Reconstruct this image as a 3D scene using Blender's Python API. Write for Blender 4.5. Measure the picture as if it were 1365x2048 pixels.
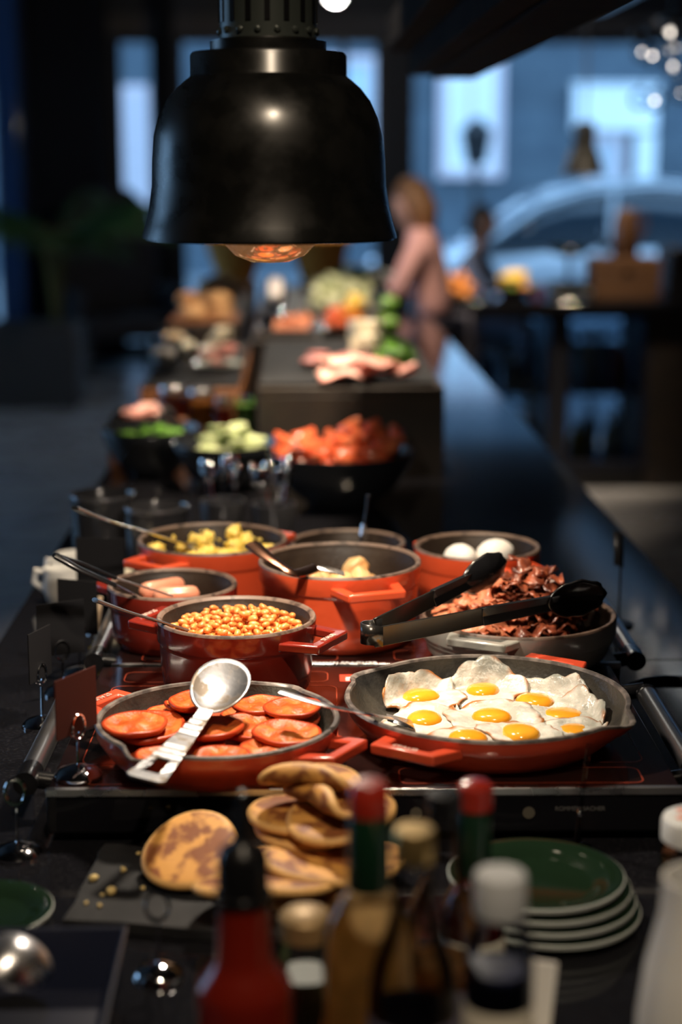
import bpy, bmesh, math, random
import numpy as np
from mathutils import Vector, Matrix, Euler, noise

for o in list(bpy.data.objects): bpy.data.objects.remove(o)
SC = bpy.context.scene
C = SC.collection
R = math.radians
random.seed(7)

# ------------------------------------------------------------------ camera
F, CX, CY, CAMZ = 3350.0, 682.5, 1024.0, 1.545      # focal length in pixels of the 1365x2048 frame
PITCH, YAW = math.atan(687.0 / F), R(1.6)
cd = bpy.data.cameras.new('camera')
cam = bpy.data.objects.new('camera', cd); C.objects.link(cam)
cam.location = (0, 0, CAMZ)
cam.rotation_euler = (math.pi / 2 - PITCH, 0, -YAW)
cd.sensor_fit = 'HORIZONTAL'; cd.sensor_width = 24.0; cd.lens = 24.0 * F / 1365.0
cd.clip_start = 0.05; cd.clip_end = 200
cd.dof.use_dof = True; cd.dof.focus_distance = 1.83; cd.dof.aperture_fstop = 2.3
SC.camera = cam
ROT = cam.rotation_euler.to_matrix()

def ray(px, py): return ROT @ Vector(((px - CX) / F, -(py - CY) / F, -1.0))
def P(px, py, z):                                    # pixel -> point on the level plane z
    r = ray(px, py); return Vector((0, 0, CAMZ)) + r * ((z - CAMZ) / r.z)
def D(px, py, y):                                    # pixel -> point on the upright plane y
    r = ray(px, py); return Vector((0, 0, CAMZ)) + r * (y / r.y)

# ------------------------------------------------------------------ world, lights, exposure
SC.view_settings.view_transform = 'Standard'; SC.view_settings.look = 'None'
SC.view_settings.gamma = 1.0; SC.view_settings.use_curve_mapping = False
SC.view_settings.exposure = 0.0
W = bpy.data.worlds.new('sky'); SC.world = W; W.use_nodes = True
W.node_tree.nodes['Background'].inputs['Color'].default_value = (0.45, 0.70, 1.0, 1)
W.node_tree.nodes['Background'].inputs['Strength'].default_value = 3.0

def lamp(name, kind, loc, target, power, color, size=0.05, angle=60, blend=0.5):
    l = bpy.data.lights.new(name, kind); l.energy = power; l.color = color
    if kind == 'SPOT': l.spot_size = R(angle); l.spot_blend = blend; l.shadow_soft_size = size
    elif kind == 'POINT': l.shadow_soft_size = size
    elif kind == 'AREA': l.size = size
    o = bpy.data.objects.new(name, l); C.objects.link(o); o.location = loc
    o.rotation_euler = (Vector(target) - Vector(loc)).to_track_quat('-Z', 'Y').to_euler()
    return o
WARM = (1.0, 0.80, 0.58)
CEIL = 3.1
SPOTS = [((0.12, 0.25, CEIL - .2), (0.10, 1.50, .95), 100, 46),
         ((0.35, 2.70, CEIL - .2), (0.10, 3.20, 1.0), 460, 32),
         ((0.05, 3.45, CEIL - .2), (0.05, 3.9, 1.0), 380, 36),
         ((0.10, 4.5, CEIL - .2), (0.05, 5.0, 1.0), 280, 42),
         ((0.25, 6.4, CEIL - .2), (0.33, 7.1, 1.1), 260, 52),
         ((1.35, 7.7, CEIL - .2), (1.25, 8.35, 1.0), 420, 44),
         ((0.02, 2.35, CEIL - .2), (-.02, 2.25, 1.0), 170, 40)]
for l_, t_, p_, a_ in SPOTS: lamp('ceiling_spot_light_offscreen', 'SPOT', l_, t_, p_, WARM, .05, a_, .6)

# ------------------------------------------------------------------ materials
MATS = {}
def mat(name, col, rough=.5, metal=0.0, col2=None, scale=20.0, lo=.4, hi=.6, bump=0.0, bscale=None, coat=0.0,
        sss=0.0, trans=0.0, emis=None, estr=0.0, spec=None, ior=None, detail=4.0, rough2=None, rnd=0.0, alpha=1.0):
    if name in MATS: return MATS[name]
    m = bpy.data.materials.new(name); m.use_nodes = True
    nt = m.node_tree; b = nt.nodes['Principled BSDF']; I = b.inputs
    c4 = lambda c: (c[0], c[1], c[2], 1)
    I['Base Color'].default_value = c4(col); I['Roughness'].default_value = rough; I['Metallic'].default_value = metal
    if coat: I['Coat Weight'].default_value = coat; I['Coat Roughness'].default_value = .08
    if sss: I['Subsurface Weight'].default_value = sss; I['Subsurface Radius'].default_value = (.006, .003, .002); I['Subsurface Scale'].default_value = 1.0
    if trans: I['Transmission Weight'].default_value = trans
    if ior: I['IOR'].default_value = ior
    if spec is not None: I['Specular IOR Level'].default_value = spec
    if emis: I['Emission Color'].default_value = c4(emis); I['Emission Strength'].default_value = estr
    if alpha < 1: I['Alpha'].default_value = alpha
    last = None
    if col2 or bump or rough2 is not None:
        tc = nt.nodes.new('ShaderNodeTexCoord')
        nz = nt.nodes.new('ShaderNodeTexNoise'); nz.inputs['Scale'].default_value = scale; nz.inputs['Detail'].default_value = detail
        nt.links.new(tc.outputs['Object'], nz.inputs['Vector'])
        if col2:
            rp = nt.nodes.new('ShaderNodeValToRGB'); e = rp.color_ramp.elements
            e[0].position = lo; e[0].color = c4(col); e[1].position = hi; e[1].color = c4(col2)
            nt.links.new(nz.outputs['Fac'], rp.inputs['Fac']); last = rp.outputs['Color']
            nt.links.new(last, I['Base Color'])
        if rough2 is not None:
            mr = nt.nodes.new('ShaderNodeMapRange'); mr.inputs['From Min'].default_value = lo; mr.inputs['From Max'].default_value = hi
            mr.inputs['To Min'].default_value = rough; mr.inputs['To Max'].default_value = rough2
            nt.links.new(nz.outputs['Fac'], mr.inputs['Value']); nt.links.new(mr.outputs['Result'], I['Roughness'])
        if bump:
            n2 = nz
            if bscale:
                n2 = nt.nodes.new('ShaderNodeTexNoise'); n2.inputs['Scale'].default_value = bscale; n2.inputs['Detail'].default_value = 3
                nt.links.new(tc.outputs['Object'], n2.inputs['Vector'])
            bp = nt.nodes.new('ShaderNodeBump'); bp.inputs['Strength'].default_value = bump; bp.inputs['Distance'].default_value = .002
            nt.links.new(n2.outputs['Fac'], bp.inputs['Height']); nt.links.new(bp.outputs['Normal'], I['Normal'])
    if rnd:                                           # each individual a little lighter or darker than the next
        oi = nt.nodes.new('ShaderNodeObjectInfo'); hs = nt.nodes.new('ShaderNodeHueSaturation')
        mr = nt.nodes.new('ShaderNodeMapRange'); mr.inputs['To Min'].default_value = 1 - rnd; mr.inputs['To Max'].default_value = 1 + rnd
        nt.links.new(oi.outputs['Random'], mr.inputs['Value']); nt.links.new(mr.outputs['Result'], hs.inputs['Value'])
        if last: nt.links.new(last, hs.inputs['Color'])
        else: hs.inputs['Color'].default_value = c4(col)
        nt.links.new(hs.outputs['Color'], I['Base Color'])
    MATS[name] = m
    return m

def attr_mix(m, attr, col, amount_lo=0.0, amount_hi=1.0):
    """lay a second own colour of the thing over the first where its attribute is high (browned rim, pale edge)"""
    nt = m.node_tree; b = nt.nodes['Principled BSDF']; inp = b.inputs['Base Color']
    a = nt.nodes.new('ShaderNodeAttribute'); a.attribute_name = attr
    mr = nt.nodes.new('ShaderNodeMapRange'); mr.inputs['From Min'].default_value = amount_lo; mr.inputs['From Max'].default_value = amount_hi
    mx = nt.nodes.new('ShaderNodeMix'); mx.data_type = 'RGBA'
    nt.links.new(a.outputs['Fac'], mr.inputs['Value']); nt.links.new(mr.outputs['Result'], mx.inputs[0])
    if inp.links: nt.links.new(inp.links[0].from_socket, mx.inputs[6])
    else: mx.inputs[6].default_value = inp.default_value
    mx.inputs[7].default_value = (*col, 1)
    nt.links.new(mx.outputs[2], inp)

def pane_mat(name, tint=(.9, .95, 1), gloss=.08):
    m = bpy.data.materials.new(name); m.use_nodes = True; nt = m.node_tree; nt.nodes.clear()
    o = nt.nodes.new('ShaderNodeOutputMaterial'); t = nt.nodes.new('ShaderNodeBsdfTransparent'); g = nt.nodes.new('ShaderNodeBsdfGlossy')
    x = nt.nodes.new('ShaderNodeMixShader'); f = nt.nodes.new('ShaderNodeFresnel'); f.inputs['IOR'].default_value = 1.35
    t.inputs['Color'].default_value = (*tint, 1); g.inputs['Roughness'].default_value = gloss
    nt.links.new(f.outputs[0], x.inputs[0]); nt.links.new(t.outputs[0], x.inputs[1]); nt.links.new(g.outputs[0], x.inputs[2])
    nt.links.new(x.outputs[0], o.inputs[0]); MATS[name] = m
    return m

def translucent_mat(name, col, amount=.6):
    m = bpy.data.materials.new(name); m.use_nodes = True; nt = m.node_tree; nt.nodes.clear()
    o = nt.nodes.new('ShaderNodeOutputMaterial'); d = nt.nodes.new('ShaderNodeBsdfDiffuse'); t = nt.nodes.new('ShaderNodeBsdfTranslucent'); x = nt.nodes.new('ShaderNodeMixShader')
    nz = nt.nodes.new('ShaderNodeTexNoise'); nz.inputs['Scale'].default_value = 45; tc = nt.nodes.new('ShaderNodeTexCoord'); rp = nt.nodes.new('ShaderNodeValToRGB')
    rp.color_ramp.elements[0].position = .4; rp.color_ramp.elements[0].color = (*[c * .7 for c in col], 1); rp.color_ramp.elements[1].position = .62; rp.color_ramp.elements[1].color = (*col, 1)
    nt.links.new(tc.outputs['Object'], nz.inputs['Vector']); nt.links.new(nz.outputs['Fac'], rp.inputs['Fac'])
    x.inputs[0].default_value = amount
    for b in (d, t): nt.links.new(rp.outputs['Color'], b.inputs['Color'])
    nt.links.new(d.outputs[0], x.inputs[1]); nt.links.new(t.outputs[0], x.inputs[2]); nt.links.new(x.outputs[0], o.inputs[0]); MATS[name] = m
    return m

M_ORANGE = mat('orange_enamel', (.66, .085, .028), .32, coat=.5, col2=(.60, .07, .022), scale=8, bump=.25, bscale=90)
M_RED = mat('red_enamel', (.22, .020, .011), .22, coat=.6, col2=(.18, .015, .008), scale=8, bump=.1, bscale=60)
M_PANRED = mat('pan_red_enamel', (.62, .075, .03), .28, coat=.5, col2=(.52, .06, .025), scale=10, bump=.12, bscale=80)
M_GREY = mat('grey_enamel', (.30, .30, .27), .3, coat=.4, col2=(.25, .25, .23), scale=10, bump=.1, bscale=60)
M_INSIDE = mat('dark_pot_enamel', (.016, .010, .007), .5, spec=.3, col2=(.034, .023, .016), scale=14, bump=.3, bscale=160)
M_PANIN = mat('worn_pan_enamel', (.018, .017, .016), .34, col2=(.05, .045, .036), scale=16, bump=.35, bscale=220)
M_RIM = mat('chipped_rim', (.15, .10, .075), .5, col2=(.05, .03, .022), scale=70, lo=.5, hi=.62)
M_STEEL = mat('steel', (.72, .72, .74), .22, 1.0, rough2=.36, scale=30)
M_WORN = mat('worn_steel', (.27, .27, .28), .40, 1.0, col2=(.15, .125, .10), scale=55, lo=.52, hi=.64, rough2=.6, bump=.2)
M_CHROME = mat('chrome', (.82, .82, .85), .07, 1.0)
M_BLACKP = mat('black_plastic', (.006, .006, .007), .26)
M_BAR = mat('brushed_steel', (.70, .70, .72), .28, 1.0)
M_BLACKM = mat('black_metal', (.02, .02, .022), .4, .3)
M_STONE = mat('black_stone', (.007, .007, .009), .07, col2=(.018, .018, .021), scale=240, lo=.52, hi=.7, rough2=.13, spec=.9)
M_SLATE = mat('slate', (.006, .0063, .0075), .65, spec=.3, col2=(.016, .0165, .018), scale=18, bump=.5, bscale=40)
M_DARKWOOD = mat('dark_wood', (.014, .010, .008), .55, col2=(.024, .016, .011), scale=12, bump=.15)
M_WOOD = mat('warm_wood', (.30, .12, .045), .5, col2=(.20, .075, .028), scale=14, bump=.15)
M_WHITE = mat('white_ceramic', (.78, .78, .76), .18, coat=.3)
M_CREAM = mat('cream_ceramic', (.72, .66, .52), .25)
M_GREENC = mat('green_glaze', (.009, .022, .011), .07, coat=.6)
M_GREYC = mat('pale_grey_glaze', (.46, .50, .48), .25, coat=.3)
M_BOWL = mat('black_bowl', (.014, .016, .02), .25, coat=.4)
M_CARD = mat('black_card', (.008, .008, .010), .8, spec=.2)
M_CLEAR = pane_mat('clear_glass', (.96, .98, .99), .03)
M_WINGLASS = pane_mat('window_glass', (.86, .94, 1), .02)

# ------------------------------------------------------------------ mesh tools
class MB:
    def __init__(s): s.v = []; s.f = []; s.a = {}
    def add(s, vs, fs):
        n = len(s.v); s.v += [Vector(v) for v in vs]; s.f += [tuple(i + n for i in f) for f in fs]; return s
    def box(s, x0, x1, y0, y1, z0, z1):
        return s.add([(x0,y0,z0),(x1,y0,z0),(x1,y1,z0),(x0,y1,z0),(x0,y0,z1),(x1,y0,z1),(x1,y1,z1),(x0,y1,z1)],
                     [(0,3,2,1),(4,5,6,7),(0,1,5,4),(1,2,6,5),(2,3,7,6),(3,0,4,7)])
    def lathe(s, prof, n=40, rf=None, cx=0, cy=0):
        """prof: (r, z) list; rf(angle, r, z) -> (r, z) bends the ring"""
        rings = []
        vs = []; fs = []
        for r, z in prof:
            if r <= 1e-6: rings.append([len(vs)]); vs.append((cx, cy, z)); continue
            row = []
            for k in range(n):
                a = 2 * math.pi * k / n; rr, zz = (r, z) if rf is None else rf(a, r, z)
                row.append(len(vs)); vs.append((cx + rr * math.cos(a), cy + rr * math.sin(a), zz))
            rings.append(row)
        for A, B in zip(rings, rings[1:]):
            for k in range(n):
                k2 = (k + 1) % n
                if len(A) == 1 and len(B) == 1: break
                if len(A) == 1: fs.append((A[0], B[k2], B[k]))
                elif len(B) == 1: fs.append((A[k], A[k2], B[0]))
                else: fs.append((A[k], A[k2], B[k2], B[k]))
        return s.add(vs, fs)
    def tube(s, path, r, n=8, flat=1.0, up=None, caps=True):
        path = [Vector(p) for p in path]; m = len(path); rs = r if isinstance(r, (list, tuple)) else [r] * m
        vs = []; fs = []; pu = Vector(up) if up else None
        for i, p in enumerate(path):
            t = (path[min(i + 1, m - 1)] - path[max(i - 1, 0)]).normalized()
            if pu is None: pu = Vector((0, 0, 1)) if abs(t.z) < .9 else Vector((1, 0, 0))
            side = t.cross(pu).normalized(); u = side.cross(t).normalized(); pu = u
            for k in range(n):
                a = 2 * math.pi * (k + .5) / n
                vs.append(p + side * (math.cos(a) * rs[i]) + u * (math.sin(a) * rs[i] * flat))
        for i in range(m - 1):
            for k in range(n):
                k2 = (k + 1) % n; fs.append((i*n+k, i*n+k2, (i+1)*n+k2, (i+1)*n+k))
        if caps: fs.append(tuple(range(n))[::-1]); fs.append(tuple((m-1)*n + k for k in range(n)))
        return s.add(vs, fs)
    def blob(s, rx, ry, rz, amp=.15, freq=2.0, seed=0, sub=2, loc=(0, 0, 0), amp_abs=None):
        b = bmesh.new(); bmesh.ops.create_icosphere(b, subdivisions=sub, radius=1)
        off = Vector((seed * 3.7, seed * 1.3, seed * 7.1)); vs = []
        for v in b.verts:
            d = v.co.normalized(); k = 1 + amp * noise.noise(d * freq + off) * 2
            vs.append(Vector((d.x * rx * k, d.y * ry * k, d.z * rz * k)) + Vector(loc))
        b.verts.index_update(); fs = [tuple(v.index for v in f.verts) for f in b.faces]; b.free()
        return s.add(vs, fs)
    def prism(s, pts, z0, z1):
        n = len(pts); vs = [(x, y, z0) for x, y in pts] + [(x, y, z1) for x, y in pts]
        return s.add(vs, [tuple(range(n))[::-1], tuple(range(n, 2*n))] + [(i, (i+1) % n, n + (i+1) % n, n + i) for i in range(n)])
    def xform(s, M): s.v = [M @ v for v in s.v]; return s
    def mesh(s, name, smooth=True, sharp=42):
        me = bpy.data.meshes.new(name); me.from_pydata([tuple(v) for v in s.v], [], s.f); me.validate()
        bm = bmesh.new(); bm.from_mesh(me); bmesh.ops.recalc_face_normals(bm, faces=bm.faces); bm.to_mesh(me); bm.free()
        if smooth:
            me.polygons.foreach_set('use_smooth', [True] * len(me.polygons))
            if sharp: me.set_sharp_from_angle(angle=R(sharp))
        for k, vals in s.a.items():
            at = me.attributes.new(k, 'FLOAT', 'POINT'); at.data.foreach_set('value', vals)
        return me
    def build(s, name, m, parent=None, smooth=True, sharp=42, bevel=0.0, seg=2, loc=None, solid=0.0, sub=0):
        o = bpy.data.objects.new(name, s.mesh(name, smooth, sharp)); C.objects.link(o)
        o.data.materials.append(m)
        if loc is not None: o.location = loc
        if parent: o.parent = parent
        if solid: md = o.modifiers.new('thick', 'SOLIDIFY'); md.thickness = solid; md.offset = 0
        if sub: md = o.modifiers.new('round', 'SUBSURF'); md.levels = sub; md.render_levels = sub
        if bevel: md = o.modifiers.new('edge', 'BEVEL'); md.width = bevel; md.segments = seg; md.limit_method = 'ANGLE'
        return o

def tag(o, label, cat, group=None, kind=None):
    o['label'] = label
    if cat: o['category'] = cat
    if group: o['group'] = group
    if kind: o['kind'] = kind
    return o
def thing(name, label, cat, loc=(0, 0, 0), rz=0.0, group=None):
    o = bpy.data.objects.new(name, None); o.empty_display_size = .02; C.objects.link(o)
    o.location = loc; o.rotation_euler = (0, 0, rz)
    return tag(o, label, cat, group)
def struct(o, label=None):
    o['kind'] = 'structure'
    if label: o['label'] = label
    return o
def copy_tree(o, parent=None):
    c = o.copy(); C.objects.link(c)
    if parent: c.parent = parent
    for ch in list(o.children): copy_tree(ch, c)
    return c
def text_mesh(txt, size, ext=.0003):
    cu = bpy.data.curves.new('txt', 'FONT'); cu.body = txt; cu.size = size; cu.extrude = ext; cu.align_x = 'CENTER'; cu.align_y = 'CENTER'
    o = bpy.data.objects.new('txt', cu); C.objects.link(o)
    dg = bpy.context.evaluated_depsgraph_get(); me = bpy.data.meshes.new_from_object(o.evaluated_get(dg))
    bpy.data.objects.remove(o); return me
def put_text(name, txt, size, m, parent, M, ext=.0003):
    me = text_mesh(txt, size, ext); me.transform(M); me.materials.clear(); me.materials.append(m)
    o = bpy.data.objects.new(name, me); C.objects.link(o); o.parent = parent; return o
def spin(a): return Matrix.Rotation(a, 4, 'Z')
def T(x, y, z): return Matrix.Translation((x, y, z))

class Pile:
    """a height map of what already lies in a dish; each piece is let down on it until it touches"""
    def __init__(s, base, cx, cy, half, cell=.0022):
        s.c = cell; s.n = int(2 * half / cell) + 3; s.ox = cx - half; s.oy = cy - half; s.cx = cx; s.cy = cy
        g = (np.arange(s.n) + .5) * cell
        s.H = np.array([[base(s.ox + x - cx, s.oy + y - cy) for y in g] for x in g], dtype=float); s.B = s.H.copy()
    def pts(s, me):
        key = me.name
        if not hasattr(s, 'cache'): s.cache = {}
        if key not in s.cache:
            v = np.array([tuple(q.co) for q in me.vertices]); out = [v]
            for p in me.polygons:
                ids = p.vertices[:]
                for k in range(1, len(ids) - 1):
                    a, b, c = v[ids[0]], v[ids[k]], v[ids[k + 1]]
                    L = max(np.linalg.norm(a - b), np.linalg.norm(b - c), np.linalg.norm(a - c)); m = min(12, int(L / (s.c * .8)) + 1)
                    if m > 1:
                        w = [(i / m, j / m) for i in range(m + 1) for j in range(m + 1 - i)]
                        w = np.array(w); out.append(a + np.outer(w[:, 0], b - a) + np.outer(w[:, 1], c - a))
            s.cache[key] = np.concatenate(out)
        return s.cache[key]
    def test(s, P_, x, y):
        i = ((P_[:, 0] + x - s.ox) / s.c).astype(int); j = ((P_[:, 1] + y - s.oy) / s.c).astype(int)
        if i.min() < 0 or j.min() < 0 or i.max() >= s.n or j.max() >= s.n: return None
        k = i * s.n + j
        return k, float((s.H.ravel()[k] - P_[:, 2]).max()), float((s.B.ravel()[k] - P_[:, 2]).max())
    def drop(s, meshes, cands, sink=.0008, bsink=.0003):
        """cands: (x, y, rotation, scale, wish) - the one ending lowest against its wish is taken; returns its location, rotation, scale"""
        best = None
        meshes = meshes if isinstance(meshes, (list, tuple)) else [meshes]
        P0 = np.concatenate([s.pts(m) for m in meshes])
        for x, y, rot, sc, wish in cands:
            sc = sc if isinstance(sc, (list, tuple)) else (sc,) * 3
            M = np.array((Euler(rot).to_matrix() @ Matrix.Diagonal(sc)))
            Q = P0 @ M.T; r = s.test(Q, x, y)
            if r is None: continue
            k, z, zb_ = r; score = z - wish; z2 = max(z - sink, zb_ - bsink)
            if best is None or score < best[0]: best = (score, x, y, z2, rot, sc, k, Q)
        if best is None: return None
        _, x, y, z, rot, sc, k, Q = best
        f = s.H.ravel(); np.maximum.at(f, k, Q[:, 2] + z); s.H = f.reshape(s.n, s.n)
        return Vector((x, y, z)), rot, sc
def revolved(profile, z0, outside=9.0):
    """height of the inside of a round dish from its (r, z) profile"""
    pr = sorted(profile)
    rs = [p[0] for p in pr]; zs = [p[1] for p in pr]
    def h(x, y):
        r = math.hypot(x, y)
        return outside if r > rs[-1] else z0 + float(np.interp(r, rs, zs))
    return h

CT = 0.90          # worktop height
HT = 0.955         # hob glass height
# ================================================================== the room
M_FLOOR = mat('concrete_floor', (.21, .21, .22), .24, col2=(.235, .235, .24), scale=2.5, rough2=.34, bump=.05)
M_DARK = mat('dark_paint', (.010, .011, .016), .6)
M_CEILM = mat('ceiling_paint', (.010, .010, .013), .7)
M_FRAME = mat('window_frame_paint', (.006, .008, .018), .45)
M_LINTEL = mat('taupe_lintel', (.075, .062, .058), .7)
M_CURTAIN = mat('black_curtain', (.006, .007, .012), .9)
YB = 14.0
struct(MB().box(-5, 7, -4, YB + .1, -.1, 0).build('floor', M_FLOOR))
struct(MB().box(-5, 7, -4, YB + .1, CEIL, CEIL + .1).build('ceiling', M_CEILM))
FILL_OPENINGS = [(3.6, 5.8), (6.3, 8.5), (9.0, 11.2)]                # unseen openings added on the left to let in daylight as fill
wl = MB().box(-5.1, -5, -4, YB + .1, 0, .35).box(-5.1, -5, -4, YB + .1, 2.75, CEIL)
ye = [-4] + [v for w_ in FILL_OPENINGS for v in w_] + [YB + .1]
for a, b in zip(ye[::2], ye[1::2]): wl.box(-5.1, -5, a, b, .35, 2.75)
struct(wl.build('wall_left', M_DARK))
struct(MB().box(7, 7.1, -4, YB + .1, 0, CEIL).build('wall_right', M_DARK))
struct(MB().box(-5, 7, -4.1, -4, 0, CEIL).build('wall_front', M_DARK))
def bx(px, y=YB): return D(px, 337, y).x
# the glazed back wall: solid stretches, a lintel and three glazed openings
cols = [(-5, bx(-40)), (bx(40), bx(232)), (bx(316), bx(356)), (bx(764), bx(816)), (5.6, 7)]
wins = [(bx(-40), bx(40)), (bx(232), bx(316)), (bx(356), bx(764)), (bx(816), 5.6)]
ZT = D(600, 72, YB).z
wall = MB()
for x0, x1 in cols: wall.box(x0, x1, YB, YB + .25, 0, ZT)
wall.box(-5, 7, YB, YB + .25, ZT + .16, CEIL)
wb = struct(wall.build('wall_back', M_DARK))
lin = struct(MB().box(-5, 7, YB - .03, YB + .22, ZT, ZT + .16).build('trim_1', M_LINTEL))
for i, (x0, x1) in enumerate(wins):
    w = thing('window_%d' % (i + 1), 'x', 'window'); del w['category']; del w['label']; struct(w)
    fr = MB(); t = .05
    fr.box(x0, x0 + t, YB + .06, YB + .14, 0, ZT).box(x1 - t, x1, YB + .06, YB + .14, 0, ZT)
    fr.box(x0 + t, x1 - t, YB + .06, YB + .14, ZT - t, ZT).box(x0 + t, x1 - t, YB + .06, YB + .14, 0, .12)
    cuts = [x0 + t, x1 - t]
    if i == 2: cuts = [x0 + t, bx(688), x1 - t]
    if i == 3: cuts = [x0 + t, 3.35, x1 - t]
    for c in cuts[1:-1]: fr.box(c - t / 2, c + t / 2, YB + .06, YB + .14, .12, ZT - t)
    fr.build('frame', M_FRAME, w, smooth=False)
    for a, b in zip(cuts, cuts[1:]): MB().box(a, b, YB + .095, YB + .105, .12, ZT - t).build('pane', M_WINGLASS, w, smooth=False)
for i, (a, b) in enumerate(FILL_OPENINGS):
    w = struct(bpy.data.objects.new('window_%d' % (5 + i), None)); C.objects.link(w); t = .05  # added windows out of view, there for the blue daylight fill
    MB().box(-5.09, -5.01, a, a + t, .35, 2.75).box(-5.09, -5.01, b - t, b, .35, 2.75).box(-5.09, -5.01, a + t, b - t, .35, .35 + t).box(-5.09, -5.01, a + t, b - t, 2.75 - t, 2.75).build('frame', M_FRAME, w, smooth=False)
    MB().box(-5.055, -5.045, a + t, b - t, .35 + t, 2.75 - t).build('pane', M_WINGLASS, w, smooth=False)
# ---- outdoors
M_STREET = mat('street', (.16, .18, .20), .7, col2=(.22, .24, .26), scale=3)
M_PLANK = mat('blue_grey_cladding', (.085, .12, .15), .7, col2=(.065, .095, .125), scale=3, rnd=.12)
M_WTRIM = mat('pale_pink_trim', (.72, .60, .62), .6)
M_WPANE = mat('far_window_glass', (.55, .66, .72), .08)
M_SIGN = mat('white_sign', (.92, .94, .94), .5)
YF = 27.0
struct(MB().box(-14, 22, YB + .25, YF + .5, -.22, -.12).build('floor_street', M_STREET), 'grey street outside the windows')
fac = thing('wall_outside', 'x', 'x'); del fac['label']; del fac['category']; struct(fac, 'blue grey clad building across the street')
MB().box(-14, 22, YF, YF + .4, -.2, 9).build('backing', M_PLANK, fac, smooth=False)
pl = None
for k in range(30):
    z = -.15 + k * .29
    m_ = MB().add([(-14,YF-.01,z),(22,YF-.01,z),(22,YF-.01,z+.28),(-14,YF-.01,z+.28),(-14,YF-.05,z),(22,YF-.05,z),(22,YF-.02,z+.28),(-14,YF-.02,z+.28)],
                  [(0,3,2,1),(4,5,6,7),(0,1,5,4),(1,2,6,5),(2,3,7,6),(3,0,4,7)])
    m_.build('plank', M_PLANK, fac, smooth=False)
def far_window(x0, x1, z0, z1, label, pane=M_WPANE, t=.14, mull=True):
    w = thing('far_window', label, 'window', ((x0 + x1) / 2, YF - .06, z0))
    hw = (x1 - x0) / 2; h = z1 - z0
    MB().box(-hw, -hw + t, -.07, 0, 0, h).box(hw - t, hw, -.07, 0, 0, h).box(-hw + t, hw - t, -.07, 0, h - t, h).box(-hw + t, hw - t, -.1, 0, 0, t).build('frame', M_WTRIM, w, smooth=False)
    if mull: MB().box(-.03, .03, -.05, 0, t, h - t).build('mullion', M_WTRIM, w, smooth=False)
    MB().box(-hw + t, hw - t, -.03, -.01, t, h - t).build('pane', pane, w, smooth=False)
q = lambda x, y: D(x, y, YF - .1)
far_window(q(880, 0).x, q(1012, 0).x, q(0, 356).z, q(0, 30).z, 'tall pink framed window of the building across the street beside the street lantern', M_SIGN)
far_window(q(1188, 0).x, q(1262, 0).x, q(0, 392).z, q(0, 262).z, 'pink framed shop window below the white sign across the street', M_WPANE)
far_window(q(600, 0).x, q(760, 0).x, q(0, 300).z, q(0, 110).z, 'wide pale window across the street behind the heat lamp', M_WPANE)
far_window(q(236, 0).x, q(292, 0).x, q(0, 420).z, q(0, 170).z, 'narrow pale window across the street seen past the black curtain', M_WPANE)
s = thing('shop_sign', 'blank white box sign on the building across the street', 'sign', q(1240, 262))
s.location = (q(1236, 0).x, YF - .05, q(0, 262).z)
hw = (q(1320, 0).x - q(1152, 0).x) / 2
MB().box(-hw, hw, -.22, 0, 0, q(0, 170).z - q(0, 262).z).build('sign_box', M_SIGN, s, bevel=.02)
MB().box(-hw - .04, hw + .04, -.26, -.0, q(0, 170).z - q(0, 262).z, q(0, 165).z - q(0, 262).z).build('sign_cap', M_SIGN, s, smooth=False)
cx = q(1290, 0).x
MB().box(cx - .12, cx + .18, YF - .5, YF - .29, -.12, q(0, 268).z).build('pilaster', M_SIGN, smooth=False)
o = bpy.data.objects['pilaster']; tag(o, 'white pilaster standing under the white box sign across the street', 'pillar')
# street lantern on its pole
lx = q(958, 0)
ln = thing('street_lantern', 'black street lantern on a thin pole outside the windows', 'street lamp', (D(958, 0, 22).x, 22, -.12))
zl = D(0, 330, 22).z + .12; zt = D(0, 235, 22).z + .12
MB().tube([(0, 0, 0), (0, 0, zl)], .045, 10).lathe([(0, 0), (.12, 0), (.12, .12), (.05, .2), (0, .2)], 14).build('pole', M_BLACKM, ln)
MB().lathe([(0, zl), (.13, zl), (.20, zt - .22), (.17, zt - .2), (0, zt - .2)], 6).build('lantern_body', M_BLACKM, ln, smooth=False)
MB().lathe([(.22, zt - .2), (.22, zt - .17), (.07, zt - .02), (.05, zt), (0, zt)], 6).build('lantern_roof', M_BLACKM, ln, smooth=False)

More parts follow.
